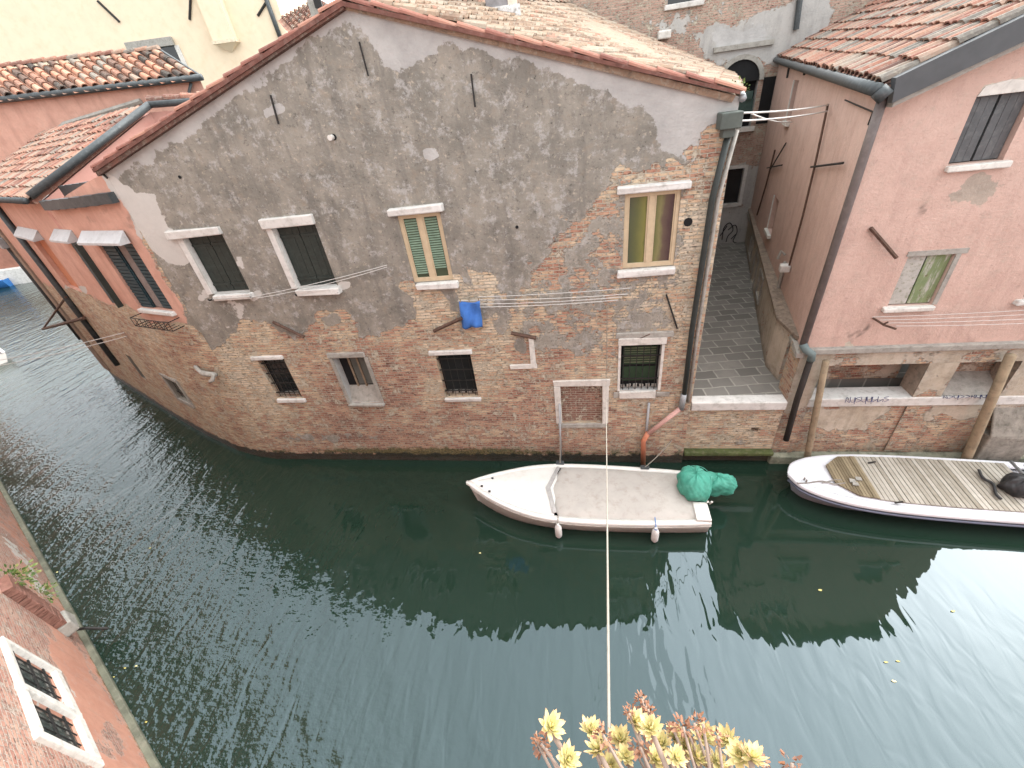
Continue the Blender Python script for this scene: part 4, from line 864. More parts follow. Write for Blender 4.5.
# canal wall under the piers, piers, openings
wall('canal_wall', [(RX-.02, .16), (14.5, .16)], -1.0, 1.66, [], lg_masks, M['loggia'], right, step=.07)
m = MB(RF)
m.box(RX+.45, 14.5, -.05, .38, 1.68, 1.90, .01); cop = m.build('kerb_stone', M['white_stone'], right, bevel=.02)
m = MB(RF); m.box(RX-.02, 14.5, -.16, .05, -.6, .26, .02); m.build('plinth', simple('mossy_plinth', (.25, .25, .19), .85, .3, 4, .4, dirt=(.05, .055, .03), dirt_amt=.8), right, bevel=.02)
PIERS = ((4.45, 4.93), (6.88, 7.40), (8.45, 8.95), (10.6, 11.1))
for (a, b) in PIERS:
    m = wall('pier', [(a, 2.2 if False else .55), (a, .13), (b, .13), (b, .55)] if False else [(a, .13), (b, .13)], .0 if a < 5 else .3, 2.75, [], lg_masks, M['loggia'], right, step=.06)
    q = MB(RF); q.box(a+.001, b-.001, .0, .42, 1.5, 2.76); q.build('pier_core', simple('pier_side', (.30, .24, .19), .9, .3, 5, .4, dirt=(.10, .09, .08), dirt_amt=.7), m)
q = MB(Frame((RX, .65), (0, -1)))
wall('pier_flank', [(RX-.004, .62), (RX-.004, .131)], .0, 3.1, [], no_masks(.25, 0, 0, .3), M['loggia'], right, step=.07)
m = MB(RF); m.box(8.5, 9.3, -.32, -.02, -.5, 1.0, .03); m.slab([(8.5, -.32, 1.0), (9.3, -.32, 1.0), (9.3, -.02, 1.6), (8.5, -.02, 1.6)], .05, (0, 1, -.3)); m.build('buttress', simple('dirty_buttress', (.24, .22, .19), .9, .3, 5, .5, dirt=(.08, .075, .06), dirt_amt=.7), right, bevel=.03)
wall('recess_wall', [(7.2, .62), (8.6, .62)], 1.88, 2.76, [], no_masks(.45, 0, 0, .25), M['loggia'], right, step=.08)
m = MB(RF); m.slab([(7.35, .0, 1.901), (8.5, .0, 1.901), (8.5, .47, 2.2), (7.35, .47, 2.2)], .05, (0, .2, -1)); m.build('sloping_sill', M['greystone'], right)
wall('end_wall', [(9.5, .15), (9.5+2.7, 12)], 3.1, 7.6, [], no_masks(), M['pink_right'], right, step=.4)
wall('inner_wall', [(4.52, .90), (7.0, .90)], 1.86, 3.1, [], no_masks(.5, 0, 0, .3), M['loggia'], right, step=.1)
m = MB(RF); m.box(RX+.1, 14.4, .42, 1.2, 3.0, 3.10); m.build('loggia_ceiling', simple('dark_timber', (.06, .045, .035), .9), right)
# alley flank: ground floor and upper floor
AP = [(7.40, 13.3), (4.47, 1.55), (4.52, .901)]
al = math.hypot(AP[0][0]-AP[1][0], AP[0][1]-AP[1][1]); AF = Frame(AP[0], (AP[1][0]-AP[0][0], AP[1][1]-AP[0][1]))
def alley_rect(x0, y0, x1, y1, z0=None, z1=None):
    a = AF.uz(x0, y0); b = AF.uz(x1, y1); return min(a[0], b[0]), max(a[0], b[0]), min(a[1], b[1]), max(a[1], b[1])
AW = [(al-3.75, al-3.05, 2.25, 2.85), (al-5.6, al-4.8, 1.9, 2.85), (al-7.6, al-6.9, 2.2, 2.85)]
wall('alley_wall', AP, 1.86, 3.16, [a+(.15,) for a in AW], lambda X, Y, S, Z: (np.stack([.60+0*X, 0*X, 0*X, 0*X], -1), np.stack([.35+0*X, .62*np.clip(1-(Z-1.86)/.5, 0, 1)+.42*np.clip((Z-2.6)/.4, 0, 1), 0*X, 1+0*X], -1)), M['loggia'], right, step=.1)
for a in AW:
    wn = pane(AF, a[0], a[1], a[2], a[3], .14, M['dark'], right, 'window')
    m = MB(AF)
    for b in ((a[0]-.1, a[0]-.002, a[2]-.1, a[3]+.1), (a[1]+.002, a[1]+.1, a[2]-.1, a[3]+.1), (a[0], a[1], a[2]-.12, a[2]-.002), (a[0], a[1], a[3]+.002, a[3]+.1)): m.box(b[0], b[1], -.04, .03, b[2], b[3], .006)
    m.build('stone_frame', M['greystone'], wn)
m = MB(); m.slab([(4.43, 1.52, 3.13), (4.50, .62, 3.13), (4.62, .5, 3.13), (7.1, 12.2, 3.13), (7.0, 12.2, 3.13)], .09, (0, 0, 1)); m.build('ledge', simple('crumbling_ledge', (.24, .19, .15), .9, .35, 7, .5, dirt=(.09, .075, .06), dirt_amt=.7), right, bevel=.02)
SP0 = (4.45+.217*13.2, .15+13.2); SF = Frame(SP0, (-.217, -1)); sl_ = math.hypot(.217*13.2, 13.2)
def side_masks(X, Y, S, Z):
    o = np.ones_like(X); st = np.clip((3.6-Z)/.5, 0, 1)*.45; st = np.maximum(st, .5*np.clip((3.6-S)/1.5, 0, 1))
    for q, a in (((800, 150, 8), .35), ((852, 118, 8), .3), ((790, 300, 8), .35)): st = np.maximum(st, a*spot(*q, X, Y, 1))
    wh = .75*spot(783, 140, 5, X, Y)*0+.0*o
    return np.stack([o, 0*o, wh, 0*o], -1), np.stack([.4*o, st, 0*o, o], -1)
def sr(x0, y0, x1, y1): a = SF.uz(x0, y0); b = SF.uz(x1, y1); return min(a[0], b[0]), max(a[0], b[0]), min(a[1], b[1]), max(a[1], b[1])
sa = sr(795, 80, 803, 125); SW = [(sa[0], sa[0]+.62, sa[2]-.1, 7.55)]
sb = sr(770, 218, 778, 188); SW.append((sb[0], sb[0]+.75, 3.72, 4.7))
side = wall('side_wall', [SP0, (RX, .149)], 3.0, lambda s: 7.58+(sl_-np.asarray(s))*.045, [a+(.14,) for a in SW], side_masks, M['pink_right'], right, step=.14)
for a in SW:
    wn = pane(SF, a[0], a[1], a[2], a[3], .13, M['glass'], right, 'window')
    m = MB(SF)
    m.box(a[0]-.06, a[1]+.06, -.09, .03, a[2]-.09, a[2]-.002); m.box(a[0]-.05, a[0]-.002, -.03, .03, a[2], a[3]); m.build('stone_frame', M['stone'], wn)
m = MB(SF); m.box(.0, sl_+.08, -.10, .05, 2.98, 3.10, .01); m.build('string_course', M['greystone'], right, bevel=.01)
# cables, irons and lamp on the flank
for (pts, r_, mt, nm) in (([(828, 104), (815, 165), (803, 215), (788, 270)], .022, 'rust', 'cable'), ([(811, 167), (843, 163)], .022, 'iron', 'wall_tie'), ([(775, 150), (766, 185), (757, 215)], .025, 'rust', 'cable'), ([(767, 168), (782, 165)], .02, 'iron', 'wall_tie'), ([(786, 143), (770, 170)], .02, 'iron', 'wall_tie'), ([(785, 262), (775, 300), (760, 330), (752, 362)], .045, 'greystone', 'drainpipe'), ([(845, 100), (873, 112), (868, 125)], .012, 'iron', 'cable'), ([(808, 60), (804, 75)], .03, 'iron', 'wall_tie'), ([(790, 62), (787, 78)], .03, 'iron', 'wall_tie')):
    m = MB(SF); q = [SF.uz(x, y, -.06) for x, y in pts]; m.tube([(u, -.06, max(z, 1.9)) for u, z in q], r_, 6); m.build(nm, M[mt], right)
m = MB(SF); q = SF.uz(786, 268, -.1); m.box(q[0]-.10, q[0]+.10, -.24, -.02, q[1]-.09, q[1]+.09); m.build('wall_lamp', M['white_stone'], right, bevel=.03)
m = MB(SF); q = SF.uz(784, 255, -.08); m.tube([(q[0], -.06, q[1]), (q[0], -.16, q[1]+.1), (q[0], -.2, q[1]-.1)], .035, 6); m.build('lamp_arm', M['greystone'], right)
# roof
RO = np.array([RX-.18, -.10, 7.66]); RE = np.array([2.75, 12.3, .50]); RS = np.array([2.72, 0, 1.09])
tiles('roof_tiles', RO, RE, RS, M['tile_red'], right, pitch=.235, tl=.40, r0=.10, tint=(.1, 1.05))
tiles('roof_tiles', (9.65, -.1, 7.56), RE, (-2.66, 0, 1.17), M['tile_red'], right, pitch=.3, tl=.5, r0=.12)
tile_row('ridge_tiles', [RO+RS+[0, 0, .05], RO+RS+RE+[0, 0, .05]], M['tile_red'], right, r=.13)
m = MB(); m.slab([(RX-.05, -.20, 7.42), (6.98, -.20, 8.43), (9.5, -.20, 7.36), (9.6, -.20, 7.62), (6.98, -.20, 8.75), (RX-.1, -.20, 7.72)], .12, (0, 1, 0)); m.build('fascia', simple('slate_fascia', (.075, .08, .085), .55, .15, 4), right)
m = MB(); m.slab([(RX-.0, -.14, 7.36), (6.98, -.14, 8.36), (9.5, -.14, 7.30), (9.5, -.14, 7.40), (6.98, -.14, 8.46), (RX-.0, -.14, 7.46)], .28, (0, 1, 0)); m.build('soffit', M['greystone'], right)
m = MB(); gp = [RO+RE*t+np.array([-.08, -.02, -.06]) for t in np.linspace(-.005, 1, 8)]; m.tube(gp, .085, 10); m.build('gutter', M['gutter'], right, smooth=True)
m = MB(); m.tube([gp[0], gp[0]+[.1, -.06, -.1]], .10, 10); m.build('rain_hopper', M['gutter'], right, smooth=True)
m = MB(); m.tube([PY(884, 95, .05), PY(866, 150, .05), PY(803, 345, .05)], .068, 12); m.build('drainpipe', simple('brown_grey_pipe', (.14, .12, .115), .5, .15, 4, dirt=(.28, .24, .22), dirt_amt=.3), right, smooth=True)
m = MB(); m.tube([PY(803, 344, .02), PY(806, 350, -.02), PY(812, 354, -.06), PY(811, 360, -.03)], .075, 10); m.build('pipe_elbow', simple('verdigris_elbow', (.13, .17, .17), .6, .2), right, smooth=True)
m = MB(); m.tube([PY(811, 358, .0), PY(797, 400, .0), PY(786, 440, .0)], .062, 10); m.build('drainpipe', simple('tarred_pipe', (.03, .025, .022), .7, .2), right, smooth=True)
# back gutter flashing where the roof meets the rear wall
m = MB(); b0 = RO+RE; m.tube([b0+[0, 0, .05], b0+RS+[0, 0, .08]], .12, 6); m.build('rear_flashing', M['gutter'], right)
# paint scribbles on the kerb stones (flat spray paint)
def scribble(name, strokes, plane, mat, r=.006, par=None, flat=True):
    m = MB()
    for st in strokes:
        q = smooth_pts([plane(x, y) for x, y in st], 4); m.tube(q, r, 5)
    return m.build(name, mat, par)
top = lambda x, y: PZ(x, y, 1.903)
def script_marks(x0, y0, n, w_, h):
    out = []; x = x0
    for i in range(n):
        k = random.choice([0, 1, 2, 3]); dx = w_*.8
        if k == 0: s = [(x, y0-h), (x-.8, y0), (x+dx, y0-.5*h), (x+dx-.5, y0)]
        elif k == 1: s = [(x+dx, y0-h), (x, y0-.7*h), (x+dx, y0-.35*h), (x, y0)]
        elif k == 2: s = [(x, y0-h), (x+.3, y0-.1*h), (x+dx, y0-.2*h), (x+dx, y0-h), (x+dx-1, y0+.3*h)]
        else: s = [(x, y0), (x+.5*dx, y0-h), (x+dx, y0), (x+.2*dx, y0-.45*h)]
        out.append(s); x += w_; y0 -= .12
    return out
scribble('graffiti', script_marks(845, 402.5, 8, 5.6, 5.2), top, M['ink'], .0055, cop)
scribble('graffiti', script_marks(943, 398.5, 8, 5.6, 4.6), top, M['ink'], .0055, cop)

# ================================================================== BACK WALL ACROSS THE ALLEY
BF = Frame((0, 11.15))
back = empty('brick_building', (5, 11.15, 0), 'old brick and patchy plaster building with an arched window closing the end of the alley', 'building')
def back_masks(X, Y, S, Z):
    o = np.ones_like(X); p = .36+0*o; p = np.maximum(p, pm([(690, 30), (740, 20), (790, 0), (830, -20), (830, 70), (730, 62), (705, 60)], X, Y, 10)*.95); p = np.maximum(p, .62*np.clip((5.2-Z)/.4, 0, 1)); p = np.maximum(p, .55*pm([(640, 10), (690, 10), (700, 40), (660, 45)], X, Y, 8))
    c = pm([(715, 30), (760, 25), (770, 50), (720, 60)], X, Y, 8); st = .28*np.clip((6.4-Z)/1.0, 0, 1)
    return np.stack([p, c, 0*o, 0*o], -1), np.stack([.3+0*o, st, 0*o, o], -1)
AR = (4.98, 6.28, 6.15, 7.55); LWn = (5.47, 6.32, 3.48, 4.76); UW = (3.0, 4.0, 9.95, 11.0)
wall('wall', [(-6, 11.15), (12, 11.15)], 1.7, 13.0, [(AR[0]+6, AR[1]+6, AR[2], AR[3], .3), (LWn[0]+6, LWn[1]+6, LWn[2], LWn[3], .15), (UW[0]+6, UW[1]+6, UW[2], UW[3], .15)], back_masks, M['back'], back, step=.15)
cx = (AR[0]+AR[1])/2; rr = (AR[1]-AR[0])/2
wn = pane(BF, AR[0], AR[1], AR[2], AR[3], .25, M['dark'], back, 'window')
m = MB(BF); n = 14; arc = [(cx+rr*math.cos(math.pi*i/n), AR[3]+rr*math.sin(math.pi*i/n)) for i in range(n+1)]
m.add([(a, -.012, b) for a, b in arc], [tuple(range(n+1))]); m.build('arch_pane', M['dark'], wn)
m = MB(BF)
for i in range(n):
    (a, b), (c, d_) = arc[i], arc[i+1]; o = lambda x, z: (cx+(x-cx)*1.22, AR[3]+(z-AR[3])*1.22)
    (e, f_), (g_, h) = o(a, b), o(c, d_); m.slab([(a, -.07, b), (c, -.07, d_), (g_, -.07, h), (e, -.07, f_)], .07, (0, 1, 0))
m.build('stone_arch', M['greystone'], wn)
m = MB(BF); m.box(AR[0]+.15, AR[1]-.1, .05, .2, 7.0, 7.25); m.box(AR[0]+.02, AR[1]-.02, .12, .2, AR[2]+.4, 7.0); m.build('green_frame', simple('green_grey_frame', (.05, .085, .075), .6), wn)
m = MB(BF); m.box(AR[0]-.25, AR[1]+.1, -.14, 0, AR[2]-.14, AR[2]); m.build('sill', M['stone'], wn)
m = MB(BF); m.box(AR[0]-.35, AR[1]+.25, -.1, 0, 8.5, 8.64); m.build('hood_mould', M['greystone'], wn)
m = MB(BF); m.box(AR[1]+.16, AR[1]+1.2, -.02, .2, 6.2, 7.6); m.build('window', M['dark'], back)
wn = pane(BF, *LWn[:2], LWn[2], LWn[3], .12, M['glass'], back, 'window')
m = MB(BF)
for a in ((LWn[0]-.1, LWn[0]-.002, LWn[2]-.1, LWn[3]+.1), (LWn[1]+.002, LWn[1]+.12, LWn[2]-.1, LWn[3]+.1), (LWn[0], LWn[1], LWn[3]+.002, LWn[3]+.11), (LWn[0], LWn[1], LWn[2]-.13, LWn[2]-.002)): m.box(a[0], a[1], -.05, .03, a[2], a[3])
m.build('stone_frame', M['white_stone'], wn)
wn = pane(BF, *UW[:2], UW[2], UW[3], .12, M['glass'], back, 'window'); lintel(BF, UW[0]-.1, UW[1]+.15, UW[2]-.14, UW[2], wn, M['white_stone'], .1, 'sill')
m = MB(BF); a = BF.uz(800, -10); b = BF.uz(795, 30); m.tube([(a[0], -.08, a[1]), (b[0], -.08, b[1])], .09, 8); m.build('drainpipe', M['gutter'], back)
m = MB(BF); a = BF.uz(663, 36); m.box(a[0]-.2, a[0]+.22, -.3, 0, a[1]-.1, a[1]+.14); m.build('flue_cap', M['stone'], back, bevel=.04)
wallp = lambda x, y: PY(x, y, 11.135)
scribble('graffiti', [[(722, 240), (724, 228), (730, 223), (733, 230), (728, 236), (726, 242)], [(728, 230), (735, 225), (737, 232), (733, 241), (738, 243)], [(720, 236), (727, 226)], [(731, 239), (736, 234)]], wallp, M['ink_dark'], .02, back)

# ================================================================== QUAY WALL OF THE ALLEY
def quay_masks(X, Y, S, Z):
    o = np.ones_like(X); p = .22+.25*spot(740, 440, 10, X, Y); ms = np.clip(1-np.abs(Z-.33)/.16, 0, 1)*.75; wet = np.clip(1-(Z-.2)/.16, 0, 1)
    return np.stack([p, 0*o, 0*o, wet], -1), np.stack([.66+0*o, .12*o, ms, o], -1)
qw = wall('quay_wall', [(XR+.02, .10), (RX-.02, .10)], -1, 1.66, [(3.84-XR, 4.0-XR, .95, 1.08, .15, (0, 0, 0))], quay_masks, M['facade'], None, step=.06)
tag(qw, 'low brick quay wall with a white coping stone between the gabled house and the pink house', 'wall')
m = MB(); m.box(XR+.03, RX-.02, .02, .32, 1.66, 1.885, .006); m.build('coping_stone', M['white_stone'], qw, bevel=.02)
m = MB(); m.box(XR+.02, RX-.0, -.06, .15, .30, .40, .015); m.build('mossy_ledge', simple('moss', (.07, .085, .03), .95, .4, 6, .5, dirt=(.2, .19, .13), dirt_amt=.5), qw, bevel=.02)

# ================================================================== HOUSE AT THE LOWER LEFT
LP = [(-4.6, -8.0), (-34.0, 6.74)]; LF = Frame(LP[0], (LP[1][0]-LP[0][0], LP[1][1]-LP[0][1]))
lowl = empty('terracotta_house', (-9, -6, 0), 'terracotta rendered house front at the lower left with a barred double window above the canal', 'house')
wa = LF.uz(10, 653); wb = LF.uz(48, 676); wc = LF.uz(19, 678); va = LF.uz(29, 703); vb = LF.uz(66, 718); vc = LF.uz(39, 740)
zt_, zb_ = (wa[1]+va[1])/2, (wb[1]+vb[1])/2
LA = (min(wc[0], wb[0])+.0, wa[0], zb_, zt_); LB = (vc[0], va[0], zb_, zt_)
zb_ -= .12; zt_ += .06
LA = (LF.uz(32, 694)[0], LF.uz(24, 657)[0], zb_, zt_); LB = (LF.uz(58, 746)[0], LF.uz(45, 706)[0], zb_, zt_)
def low_masks(X, Y, S, Z):
    o = np.ones_like(X)
    p = .55-.25*np.clip((Z-1.0)/.8, 0, 1); p = np.maximum(p, pm([(50, 645), (75, 640), (150, 770), (100, 770)], X, Y, 8)); p = np.minimum(p, 1-.4*spot(10, 620, 30, X, Y)); p = np.minimum(p, 1-.5*spot(110, 740, 20, X, Y))
    wh = .62*pm([(60, 675), (75, 690), (98, 755), (90, 765), (70, 720)], X, Y, 7); wh = np.maximum(wh, .6*pm([(0, 510), (35, 560), (60, 600), (40, 600), (0, 545)], X, Y, 8)); wh = np.maximum(wh, .4*pm([(0, 610), (50, 640), (70, 700), (40, 650)], X, Y, 8))
    ms = np.clip(1-np.abs(Z-.12)/.16, 0, 1)*.6; wet = np.clip(1-(Z-.0)/.12, 0, 1)
    return np.stack([p, 0*o, wh, wet], -1), np.stack([.45+0*o, .18*o, ms, o], -1)
wall('wall', LP, -1, 10.0, [LA+(.05, (1, 0, .4)), LB+(.05, (1, 0, .4))], low_masks, M['low_left'], lowl, step=.10)
for r in (LA, LB):
    wn = pane(LF, r[0], r[1], r[2], r[3], .03, glass_mat('grey_glass', (.05, .06, .055), .25), lowl, 'window'); grille(LF, r, wn, .012, 4, 3, .008)
m = MB(LF)
z0, z1 = zb_, zt_
for a in ((LB[0]-.11, LB[0]-.003, z0-.15, z1+.11), (LB[1]+.003, LA[0]-.003, z0-.15, z1+.11), (LA[1]+.003, LA[1]+.09, z0-.15, z1+.11), (LB[0], LB[1], z1+.003, z1+.10), (LA[0], LA[1], z1+.003, z1+.10), (LB[0], LB[1], z0-.14, z0-.003), (LA[0], LA[1], z0-.14, z0-.003)): m.box(a[0], a[1], -.06, .02, a[2], a[3], .008)
m.build('stone_frame', M['stone'], lowl, bevel=.012)
a = LF.uz(0, 590); b = LF.uz(57, 630); c = LF.uz(62, 626)
uu = (LF.uz(28, 606)[0]); 
m = MB(LF); n = 22; zt = 2.2; zb = max(b[1], .35)
for i in range(n): z = zb+(zt-zb)*i/n; m.box(uu-.22, uu+.22, -.14, .02, z, z+(zt-zb)/n*.8, .012)
m.build('brick_pilaster', simple('brown_soldier_bricks', (.22, .11, .085), .9, .3, 12, .4), lowl)
m = MB(LF); m.box(uu-.24, uu+.24, -.20, .02, zb-.30, zb-.02, .02); m.build('stone_block', M['greystone'], lowl, bevel=.03)
m = MB(LF); m.box(0, 32.8, -.09, .02, -.5, .08, .02); m.build('stone_footing', simple('slimy_footing', (.13, .135, .10), .8, .4, 3, .5, dirt=(.30, .27, .22), dirt_amt=.5), lowl, bevel=.02)
m = MB(LF); q = LF.uz(80, 640); m.tube([(q[0]+.15, -.05, .32), (q[0]-.1, -.2, .38), (q[0]-.3, -.42, .18)], .03, 6); m.build('mooring_hook', M['iron'], lowl)

# ================================================================== FAR END OF THE LEFT CANAL
fp = PZ(15, 268, 1.2); fp[2] = 0; BD = (.97, .22)
BFm = Frame(fp, BD)
bridge = empty('brick_bridge', tuple(fp), 'reddish brick bridge with a pale stone band at the far left end of the canal', 'bridge')
m = MB(BFm); m.box(-14, 7, -.3, 1.2, -.5, 1.2, .02); m.build('stone_band', M['white_stone'], bridge)
m = MB(BFm); m.box(-14, 8, .3, 2, 1.2, 5.0, .02); m.build('brick_wall', simple('far_red_brick', (.30, .14, .10), .9, .25, 1.5, .3), bridge)

# ================================================================== BOATS
def loft(stations, close=True):         # stations: list of equal-length point lists
    V = [p for s in stations for p in s]; k = len(stations[0]); F = []
    for i in range(len(stations)-1):
        for j in range(k-1): F.append((i*k+j, i*k+j+1, (i+1)*k+j+1, (i+1)*k+j))
    return V, F
def hull_mesh(fr, L, beam, sheer, mat, root, rim_mat=None, n=40, flare=.74, rim=.075, band=None):
    ts = [(i/(n-1))**1.35 for i in range(n)]
    st = []; rimL = []; rimR = []
    for t in ts:
        b = max(beam(t), .012); g = sheer(t); u = t*L; rk = .30*max(0, 1-t*5)   # raked stem
        st.append([fr(u, -b, g), fr(u+rk*.2, -b*.97, g-.10), fr(u+rk*.6, -b*flare, .02), fr(u+rk, 0, -.2), fr(u+rk*.6, b*flare, .02), fr(u+rk*.2, b*.97, g-.10), fr(u, b, g)])
    V, F = loft(st); k = len(V)
    V += list(st[-1]); F.append(tuple(range(k, k+7)))
    o = mesh_obj('hull', V, F, mat, root, smooth=True)
    # gunwale
    V = []; F = []
    rs = []
    for t in ts:
        b = max(beam(t), .012); g = sheer(t); u = t*L; bi = max(b-rim, .004)
        rs.append([fr(u, -b-.015, g-.05), fr(u, -b-.018, g+.01), fr(u, -b+.01, g+.03), fr(u, -bi, g+.028), fr(u, -bi, g-.03)])
    V, F = loft(rs); k = len(V)
    rs = [[np.array(p)*0+fr(0, 0, 0)*0+p for p in s] for s in rs]
    rs2 = []
    for t in ts:
        b = max(beam(t), .012); g = sheer(t); u = t*L; bi = max(b-rim, .004)
        rs2.append([fr(u, bi, g-.03), fr(u, bi, g+.028), fr(u, b-.01, g+.03), fr(u, b+.018, g+.01), fr(u, b+.015, g-.05)])
    V2, F2 = loft(rs2); V += V2; F += [tuple(i+k for i in f) for f in F2]
    mesh_obj('gunwale', V, F, rim_mat or mat, root, smooth=True)
    return o
def deck_mesh(fr, L, beam, sheer, t0, t1, mat, root, name, crown=.03, dz=.0, inset=.07, n=24, m_=8, front=0.0, wob=0):
    V = []; F = []
    for i in range(n+1):
        for j in range(m_+1):
            v = -1+2*j/m_; t = t0+(t1-t0)*i/n
            if i == 0: t += front*(v*v)
            b = max(beam(t)-inset, .004)
            V.append(fr(t*L, v*b, sheer(t)+dz+crown*(1-v*v)+(random.uniform(-wob, wob) if wob else 0)))
    for i in range(n):
        for j in range(m_): a = i*(m_+1)+j; F.append((a, a+1, a+m_+2, a+m_+1))
    return mesh_obj(name, V, F, mat, root, smooth=True)
def lerp_fn(xs, ys): return lambda t: float(np.interp(t, xs, ys))
def smooth_fn(xs, ys):
    xs = np.array(xs); ys = np.array(ys)
    def f(t):
        i = max(0, min(len(xs)-2, int(np.searchsorted(xs, t))-1)); h = xs[i+1]-xs[i]; s = (t-xs[i])/h
        def d(k): return (ys[min(k+1, len(ys)-1)]-ys[max(k-1, 0)])/(xs[min(k+1, len(xs)-1)]-xs[max(k-1, 0)])
        return float((2*s**3-3*s*s+1)*ys[i]+(s**3-2*s*s+s)*h*d(i)+(-2*s**3+3*s*s)*ys[i+1]+(s**3-s*s)*h*d(i+1))
    return f
def blob(fr, c, rad, seed, n=72, m_=40, fold=.10, folds=9, flat=-9):
    rnd = random.Random(seed); ph = [rnd.uniform(0, 6.28) for _ in range(6)]; V = []; F = []
    for i in range(m_+1):
        th = math.pi*i/m_
        for j in range(n):
            a = 2*math.pi*j/n
            r = 1+fold*math.sin(folds*a+ph[0]+2.2*math.sin(th*2+ph[1]))*math.sin(th)**.6+fold*.6*math.sin((folds+5)*a+ph[2]+3*th)+fold*.5*math.sin(5*th+ph[3]+2*a)+fold*.3*math.sin(17*a+ph[4]+6*math.sin(3*th))*math.sin(th)+fold*.22*math.sin(11*th+ph[5]+3*math.sin(4*a))
            p = (c[0]+rad[0]*r*math.sin(th)*math.cos(a), c[1]+rad[1]*r*math.sin(th)*math.sin(a), max(c[2]+rad[2]*r*math.cos(th), flat)); V.append(p)
    for i in range(m_):
        for j in range(n): F.append((i*n+j, i*n+(j+1) % n, (i+1)*n+(j+1) % n, (i+1)*n+j))
    return V, F

# --- white boat with grey cover
bow = PZ(466.5, 483, .62); stn = (PZ(700, 474, .47)+PZ(709, 522, .47))/2
B1 = Frame((bow[0], bow[1]), (stn[0]-bow[0], stn[1]-bow[1])); L1_ = math.hypot(stn[0]-bow[0], stn[1]-bow[1])
boat1 = empty('motorboat', (0, -1.4, 0), 'white motorboat with a flat grey cover moored against the brick wall', 'boat')
bm1 = smooth_fn([0, .06, .14, .25, .36, .5, .7, .88, 1], [.0, .21, .44, .67, .80, .845, .82, .76, .69]); sh1 = smooth_fn([0, .2, .5, 1], [.64, .53, .47, .46])
hull_mesh(B1, L1_, bm1, sh1, M['white_hull'], boat1, rim=.10, flare=.84)
deck_mesh(B1, L1_, bm1, sh1, .004, .40, M['white_hull'], boat1, 'foredeck', .05, .02, .09)
# rubbing strake
m = MB(B1); m.tube([(t*L1_, -bm1(t)-.012, sh1(t)-.07) for t in np.linspace(.02, 1, 24)], .014, 5); m.build('rub_rail', simple('cream_rub_rail', (.48, .46, .42), .7), boat1)
def cover(fr):
    n, k = 30, 14; V = []; F = []
    for i in range(n+1):
        for j in range(k+1):
            v = -1+2*j/k; t = .372+(.965-.372)*i/n+(1-i/n)*.045*(abs(v)**1.3)-(i/n)*.10*max(0, v)*0
            b = bm1(t)-.10; z = sh1(t)+.07-.02*v*v+.010*math.sin(9*t*6.28*.35+v*2)*(.5+.5*math.sin(3*v+5*t))+random.uniform(-.002, .002)
            if j in (0, k) or i in (0, n): z -= .045
            V.append(fr(t*L1_, v*b, z))
    for i in range(n):
        for j in range(k): a = i*(k+1)+j; F.append((a, a+1, a+k+2, a+k+1))
    return mesh_obj('cover', V, F, M['cover'], boat1, smooth=True)
cover(B1)
m = MB(B1)
m.slab([(.355*L1_, 0, sh1(.37)+.068), (.395*L1_, -bm1(.4)+.13, sh1(.4)+.055), (.41*L1_, -bm1(.41)+.16, sh1(.4)+.055), (.375*L1_, 0, sh1(.37)+.072), (.41*L1_, bm1(.41)-.16, sh1(.4)+.055), (.395*L1_, bm1(.4)-.13, sh1(.4)+.055)], .02, (0, 0, 1)); m.build('cover_hem', simple('grey_hem', (.36, .35, .34), .8), boat1)
deck_mesh(B1, L1_, bm1, sh1, .93, .999, M['white_hull'], boat1, 'stern_deck', .01, .0, .04, 6, 6)
m = MB(B1); m.box(.945*L1_, 1.0*L1_, -bm1(.97)+.02, -.22, .46, .56, 0); m.build('stern_step', M['white_hull'], boat1, bevel=.02)
m = MB(B1)
for (x, y) in ((492.5, 478.5), (482, 487), (489.5, 491.5)): P = PZ(x, y, .63); q = P-B1.p; u, v = q @ B1.d, q @ B1.n; m.box(u-.025, u+.025, v-.018, v+.018, sh1(u/L1_)+.055, sh1(u/L1_)+.085)
m.build('cleat', M['black_plastic'], boat1)
for (x, y) in ((560, 463), (645, 467.5)): P = PZ(x, y, .52); q = P-B1.p; u, v = q @ B1.d, q @ B1.n; m = MB(B1); m.box(u-.10, u+.10, v-.05, v+.05, .50, .55, .005); m.build('mooring_cleat', M['gutter'], boat1, bevel=.01)
P = PZ(693, 486, .62); q = P-B1.p; u, v = q @ B1.d, q @ B1.n
V, F = blob(B1, (u+.02, v, .70), (.36, .43, .34), 3, fold=.042, folds=7); mb = MB(B1); mb.add(V, F)
V, F = blob(B1, (u+.50, v+.10, .60), (.42, .24, .26), 5, fold=.07, folds=5); mb.add(V, F)
mt = mb.build('motor_cover', M['green_tarp'], boat1, smooth=True)
m = MB(B1)
for k in range(2):
    an = np.linspace(0, 6.28, 28); m.tube([(u+.02+.325*math.cos(a), v+(.415)*math.sin(a)*(.93), .70+(-.12+.2*k)+.12*math.sin(a+k)) for a in an], .007, 5)
m.tube([(u+.28, v+.05+.22*math.cos(a), .66+.2*math.sin(a)) for a in np.linspace(0, 6.28, 18)], .012, 5)
m.build('tie_cord', simple('green_cord', (.12, .38, .3), .8), mt)
m = MB(B1)
for dx in (.22, .30): m.tube([(u+dx, v-.32, .45), (u+dx, v-.42, .62)], .022, 6)
m.build('motor_bracket', M['stone'], boat1)
